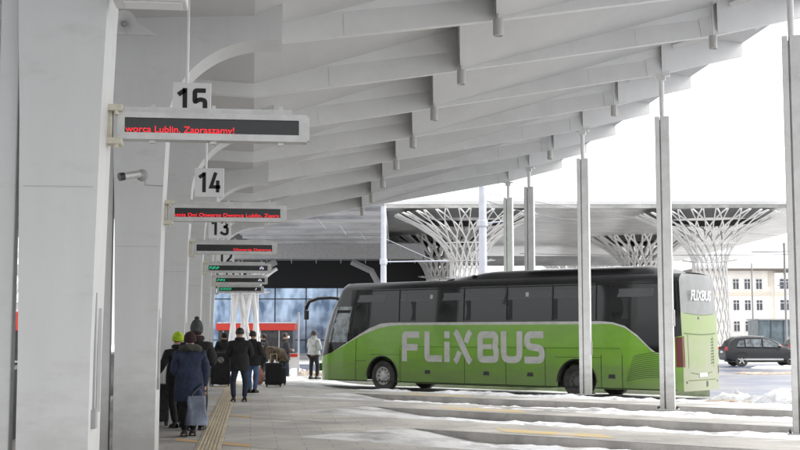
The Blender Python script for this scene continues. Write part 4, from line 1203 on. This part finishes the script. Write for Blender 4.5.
    def ell(c, rx, ry, rz, z0=-1, n=16):
        m = MB(); rows = []
        for i in range(n+1):
            a = math.asin(max(-1, z0))+(PI/2-math.asin(max(-1, z0)))*i/n
            rows.append([BN((c[0]+rx*math.cos(a)*math.cos(2*PI*k/20), c[1]+ry*math.cos(a)*math.sin(2*PI*k/20), c[2]+rz*math.sin(a))) for k in range(21)])
        m.grid(rows); return m
    if hair: ell(hb+Vector((0, -.008*h, .003*h)), .060*h, .064*h, .060*h, -.55).build('hair', hair, t, smooth=True)
    if hat:
        if hatkind == 'beanie':
            m = ell(hb+Vector((0, -.006*h, -.002*h)), .060*h, .066*h, .068*h, -.45)
            m.build('hat', hat, t, smooth=True)
            mm = MB(); mm.tube([BN(hb+Vector((.056*h*math.cos(2*PI*k/24), .062*h*math.sin(2*PI*k/24)-.006*h, -.022*h+.012*h*math.sin(2*PI*k/24)))) for k in range(25)], .009*h, 6, cap=False); mm.build('hat_brim', hat, t, smooth=True)
        elif hatkind == 'peak':
            m = ell(hb+Vector((0, -.003*h, .012*h)), .062*h, .066*h, .095*h, -.3); m.build('hat', hat, t, smooth=True)
            m = MB(); m.lathe([(.001, .02*h), (.02*h, .012*h), (.024*h, 0), (.016*h, -.014*h), (.001, -.02*h)], tuple(hb+Vector((0, 0, .112*h))), 12); m.v = [BN(v) for v in m.v]; m.build('pompom', hat, t, smooth=True)
    if hood:
        m = MB(); c0 = Vector((0, -.030*h, .835*h)); pts = [BN(c0+Vector((.085*h*math.cos(a), .072*h*math.sin(a)+.012*h, .018*h*math.sin(a)*-1))) for a in [2*PI*k/24 for k in range(25)]]
        m.tube(pts, .034*h, 10, cap=False)
        for i, v in enumerate(m.v):
            vv = Vector(v); m.v[i] = tuple(vv+Vector((noise.noise(vv*30), noise.noise(vv*31+Vector((3, 0, 0))), noise.noise(vv*29+Vector((0, 5, 0)))))*.02)
        m.build('hood_fur', hood, t, smooth=True)
    m = MB(); m.tube([BN((.047*h*math.cos(2*PI*k/20), .045*h*math.sin(2*PI*k/20)-.004*h, .850*h)) for k in range(21)], .024*h, 8, cap=False); m.build('collar', coat, co, smooth=True)
    if not hair: ell(hb+Vector((0, -.006*h, -.004*h)), .0585*h, .0620*h, .056*h, -.75).build('hair', HAIRD, t, smooth=True)
    if scarf:
        m = MB(); m.tube([BN((.052*h*math.cos(2*PI*k/20), .050*h*math.sin(2*PI*k/20), .868*h)) for k in range(21)], .026*h, 8, cap=False); m.build('scarf', scarf, t, smooth=True)
    return t, W1

HAIRD = mat('dark_hair', (.02, .015, .012), .6)
BLK = cloth('black_wool', (.012, .012, .014)); NAVY = cloth('blue_quilted_coat', (.022, .032, .068), .45); BLK2 = cloth('black_padded', (.016, .016, .018), .5)
JEAN = cloth('dark_blue_jeans', (.018, .026, .048)); JEAN2 = cloth('mid_blue_jeans', (.07, .13, .26)); BOOT = mat('black_boots', (.012, .011, .011), .5)
LIME = cloth('lime_knit', (.42, .62, .03), .3); GKNIT = cloth('grey_knit', (.07, .075, .075), .5); BURG = cloth('burgundy_wool', (.030, .010, .013)); FUR = cloth('grey_brown_fur', (.075, .075, .062), .6)
PALE = cloth('pale_grey_jacket', (.42, .43, .42), .3); BRN = cloth('brown_patterned_coat', (.17, .125, .085), .65); PINK = cloth('pink_fabric', (.55, .27, .22), .3); 
DGREY = cloth('charcoal_hoodie', (.03, .03, .034), .4)

person('person in a blue quilted coat with fur hood carrying a blue-grey carrier bag', 191, 19.5, 0, 1.66, .12, NAVY, BLK, BOOT, hat=BURG, hem=.335, bulk=1.2, arms='bag', hood=FUR, stance=.07)
person('tall person in a black jacket and pointed grey pompom hat', 197.5, 20.7, 0, 1.80, -.15, BLK2, BLK, BOOT, hat=GKNIT, hatkind='peak', hem=.50, bulk=1.22, arms='front', scarf=BURG)
person('person in a bright lime hat and black jacket half behind others', 179, 21.2, 0, 1.66, .5, BLK, BLK, BOOT, hat=LIME, hem=.46, bulk=1.05, arms='out', stance=.05)
person('person with back turned in a black coat and navy jeans on the tactile strip', 240.5, 29.2, 0, 1.77, .1, BLK, JEAN, BOOT, hair=HAIRD, hem=.42, bulk=1.15, arms='front', stance=.13)
person('person in a black jacket and brighter blue jeans beside the navy-jeaned one', 253.5, 33.5, 0, 1.70, -.5, BLK2, JEAN2, BOOT, hair=HAIRD, hem=.44, bulk=1.15, arms='front', stance=.05)
person('person in long black coat standing beside the large black suitcase', 225, 38.6, 0, 1.66, .3, BLK2, BLK, BOOT, hat=BLK, hem=.25, bulk=1.35, arms='front')
person('person in a brown patterned coat bending over a pink bag', 283, 39.8, 0, 1.80, R(90), BRN, BLK, BOOT, hair=HAIRD, hem=.40, bulk=1.4, arms='reach', bend=1.15, hood=FUR)
person('person in a charcoal hoodie and jeans wearing a white face mask', 285.5, 45.5, ROAD, 1.86, R(-70), DGREY, JEAN, BOOT, hair=HAIRD, hem=.45, bulk=1.12, arms='front', mask=True)
person('person in a pale grey jacket and black trousers by the coach front', 314.5, 43.5, 0, 1.74, R(-50), PALE, BLK, BOOT, hair=HAIRD, hat=GKNIT, hem=.50, bulk=1.25, arms='front', stance=.10)
person('person in dark clothes standing behind the soft pink bag', 264, 41.2, 0, 1.62, 1.2, BLK2, BLK, BOOT, hair=HAIRD, hem=.42, bulk=1.2, arms='front')
# strap across the pale jacket
x, y = spot(315.5, 43.2)
# carrier bag
x, y = spot(198.6, 19.35)
t = thing('carrier_bag', 'large blue-grey carrier bag held by the person in blue', 'bag', (x, y, .19), .12)
m = MB(); rows = []
for i in range(9):
    q = i/8; z = q*.46; hw = .175-.045*q+.01*math.sin(q*9); hy = .085-.055*q
    rows.append([(hw*math.copysign(abs(math.cos(a))**.5, math.cos(a))*(1+.05*math.sin(5*a+q*6)), hy*math.copysign(abs(math.sin(a))**.5, math.sin(a))*(1+.2*math.sin(3*a+q*5)), z) for a in [2*PI*k/28 for k in range(29)]])
m.grid(rows); m.add(rows[0][:-1], [tuple(range(28))]); m.build('bag_body', mat('bag_blue_grey', (.17, .20, .27), .6, col2=(.11, .13, .18), nscale=5, bump=.8, bscale=9), t, smooth=True)
for yy in (-.025, .025):
    m = MB(); m.tube([(-.09, yy, .44), (-.03, yy*.6, .53), (.03, yy*.2, .575), (.07, yy*.6, .53), (.10, yy, .44)], .008, 6); m.build('handle', mat('bag_strap', (.10, .12, .17), .7), t)

def suitcase(label, px, d, w, h, dp, m_, hmat, rz=0.0, hh=.38, patch=False):
    x, y = spot(px, d); t = thing('suitcase', label, 'suitcase', (x, y, 0), rz, 'luggage on the platform')
    m = MB(); m.box((0, 0, .06+h/2), (w, dp, h)); m.build('case', m_, t, bevel=.045)
    m = MB()
    for q in (-.3, .3): m.box((w*q, -dp/2-.008, .06+h/2), (.025, .02, h*.84))
    m.box((0, -dp/2-.012, .06+h*.38), (w*.72, .02, h*.5)); m.build('front_pocket', m_, t, bevel=.008)
    for s in (-1, 1):
        m = MB(); m.lathe([(.001, -.02), (.045, -.02), (.045, .02), (.001, .02)], (s*w*.4, 0, .045), 14, 'X'); m.build('wheel', RUBBER, t)
    m = MB(); m.tube([(-.10, .02, h+.05), (-.10, .02, h+hh), (.10, .02, h+hh), (.10, .02, h+.05)], .014, 6); m.build('pull_handle', hmat, t)
    if patch:
        m = MB(); m.lathe([(.001, 0), (.07, -.005), (.10, 0)], (0, -dp/2-.03, h*.82), 16, 'Y'); m.build('emblem', mat('worn_patch', (.22, .22, .20), .7, noise_amt=.7, nscale=14), t)
    return t
BEIGE = mat('beige_plastic', (.50, .42, .28), .5)
suitcase('black suitcase with tall beige pull handle', 274.5, 37.2, .52, .68, .28, BLK, BEIGE, .1, .32)
suitcase('very large black suitcase standing by the far pillars', 222, 37.6, .60, 1.0, .34, BLK2, DARKM, 0, .12, True)
suitcase('small black suitcase behind the one with beige handle', 280.5, 38.4, .40, .50, .24, DGREY, DARKM, -.2, .2)
x, y = spot(259.5, 38.7)
t = thing('travel_bag', 'soft pink bag on the platform under the bending person', 'bag', (x, y, .0), .2)
m = MB(); rows = []
for i in range(9):
    q = i/8; a_ = q*PI; rr_ = .02+(.23-.07*q)*math.sin(a_)**.45
    rows.append([(rr_*.85*math.cos(a)*(1+.1*math.sin(3*a)), rr_*.6*math.sin(a), .02+.52*q+.03*math.sin(4*a)+.02*math.sin(7*a)) for a in [2*PI*k/24 for k in range(25)]])
m.grid(rows); m.build('bag_body', PINK, t, smooth=True)
m = MB(); m.tube([(-.1, 0, .50), (-.05, 0, .66), (.05, 0, .66), (.1, 0, .50)], .012, 6); m.build('handle', PINK, t)
# black shopping trolley half hidden behind the second pillar
x, y = spot(161.5, 21.5)
t = thing('shopping_trolley', 'dark shopping trolley bag partly hidden by the second pillar', 'trolley', (x, y, 0), .3)
m = MB(); m.box((0, 0, .42), (.30, .26, .66), taper=1.08); m.build('bag_body', DGREY, t, bevel=.03)
m = MB(); m.tube([(-.1, .14, .1), (-.1, .16, .95), (.1, .16, .95), (.1, .14, .1)], .011, 6); m.build('frame', ALU, t)
for s in (-1, 1):
    m = MB(); m.lathe([(.001, -.02), (.075, -.02), (.075, .02), (.001, .02)], (s*.15, .08, .075), 16, 'X'); m.build('wheel', RUBBER, t)
# small notice board by the kerb
x, y = spot(294, 46)
t = thing('notice_board', 'small white notice board with red heading on a stand near the kerb', 'sign', (x, y, ROAD), -.1)
m = MB(); m.box((0, 0, .80), (.34, .04, .55)); m.build('board', SIGNW, t)
m = MB(); m.box((-.0, -.026, 1.0), (.32, .01, .12)); m.build('red_heading', REDP, t)
m = MB(); m.tube([(-.15, 0, 0), (-.15, 0, 1.1)], .015, 6); m.tube([(.15, 0, 0), (.15, 0, 1.1)], .015, 6); m.build('legs', ALU, t)
# traffic post with box by the glass
pole('signal_post', 'thin grey post with a small control box near the coach front', 'post', 299, 49, 2.5, .04, .035, GREYP)

# ------------------------------------------------------------------ camera, light, world
cam = bpy.data.cameras.new('camera'); co = bpy.data.objects.new('camera', cam); COL.objects.link(co)
co.location = (0, 0, 1.65); co.rotation_euler = (R(90)+math.atan(108/1200), 0, -YAW)
cam.sensor_width = 36; cam.lens = 54; cam.clip_start = .1; cam.clip_end = 3000
SC.camera = co
w = bpy.data.worlds.new('World'); SC.world = w; w.use_nodes = True
N = w.node_tree.nodes; L = w.node_tree.links
sky = N.new('ShaderNodeTexSky'); sky.sky_type = 'NISHITA'; sky.sun_disc = False
EL, AZ = 42, 84            # sun on the open right-hand side, ahead, behind cloud
sky.sun_elevation = R(EL); sky.sun_rotation = R(AZ); sky.dust_density = 4; sky.air_density = 1.0; sky.ozone_density = .6
hs = N.new('ShaderNodeHueSaturation'); hs.inputs['Saturation'].default_value = .12; hs.inputs['Value'].default_value = 1.0
L.new(sky.outputs['Color'], hs.inputs['Color'])
mx = N.new('ShaderNodeMixRGB'); mx.inputs['Fac'].default_value = .65; mx.inputs['Color2'].default_value = (3.6, 3.65, 3.7, 1)   # thin even cloud deck
L.new(hs.outputs['Color'], mx.inputs['Color1']); L.new(mx.outputs['Color'], N['Background'].inputs['Color'])
N['Background'].inputs['Strength'].default_value = .15
sl = bpy.data.lights.new('sun', 'SUN'); sl.energy = .7; sl.angle = R(25); sl.color = (1, .98, .95)
so = bpy.data.objects.new('sun', sl); COL.objects.link(so)
a = R(AZ); e = R(EL)
dirv = Vector((math.sin(a)*math.cos(e), math.cos(a)*math.cos(e), math.sin(e)))
so.rotation_euler = dirv.to_track_quat('Z', 'Y').to_euler()
vs = SC.view_settings
vs.view_transform = 'Standard'; vs.look = 'None'; vs.gamma = 1; vs.use_curve_mapping = False; vs.exposure = 1.7
SC.cycles.max_bounces = 10; SC.cycles.diffuse_bounces = 6
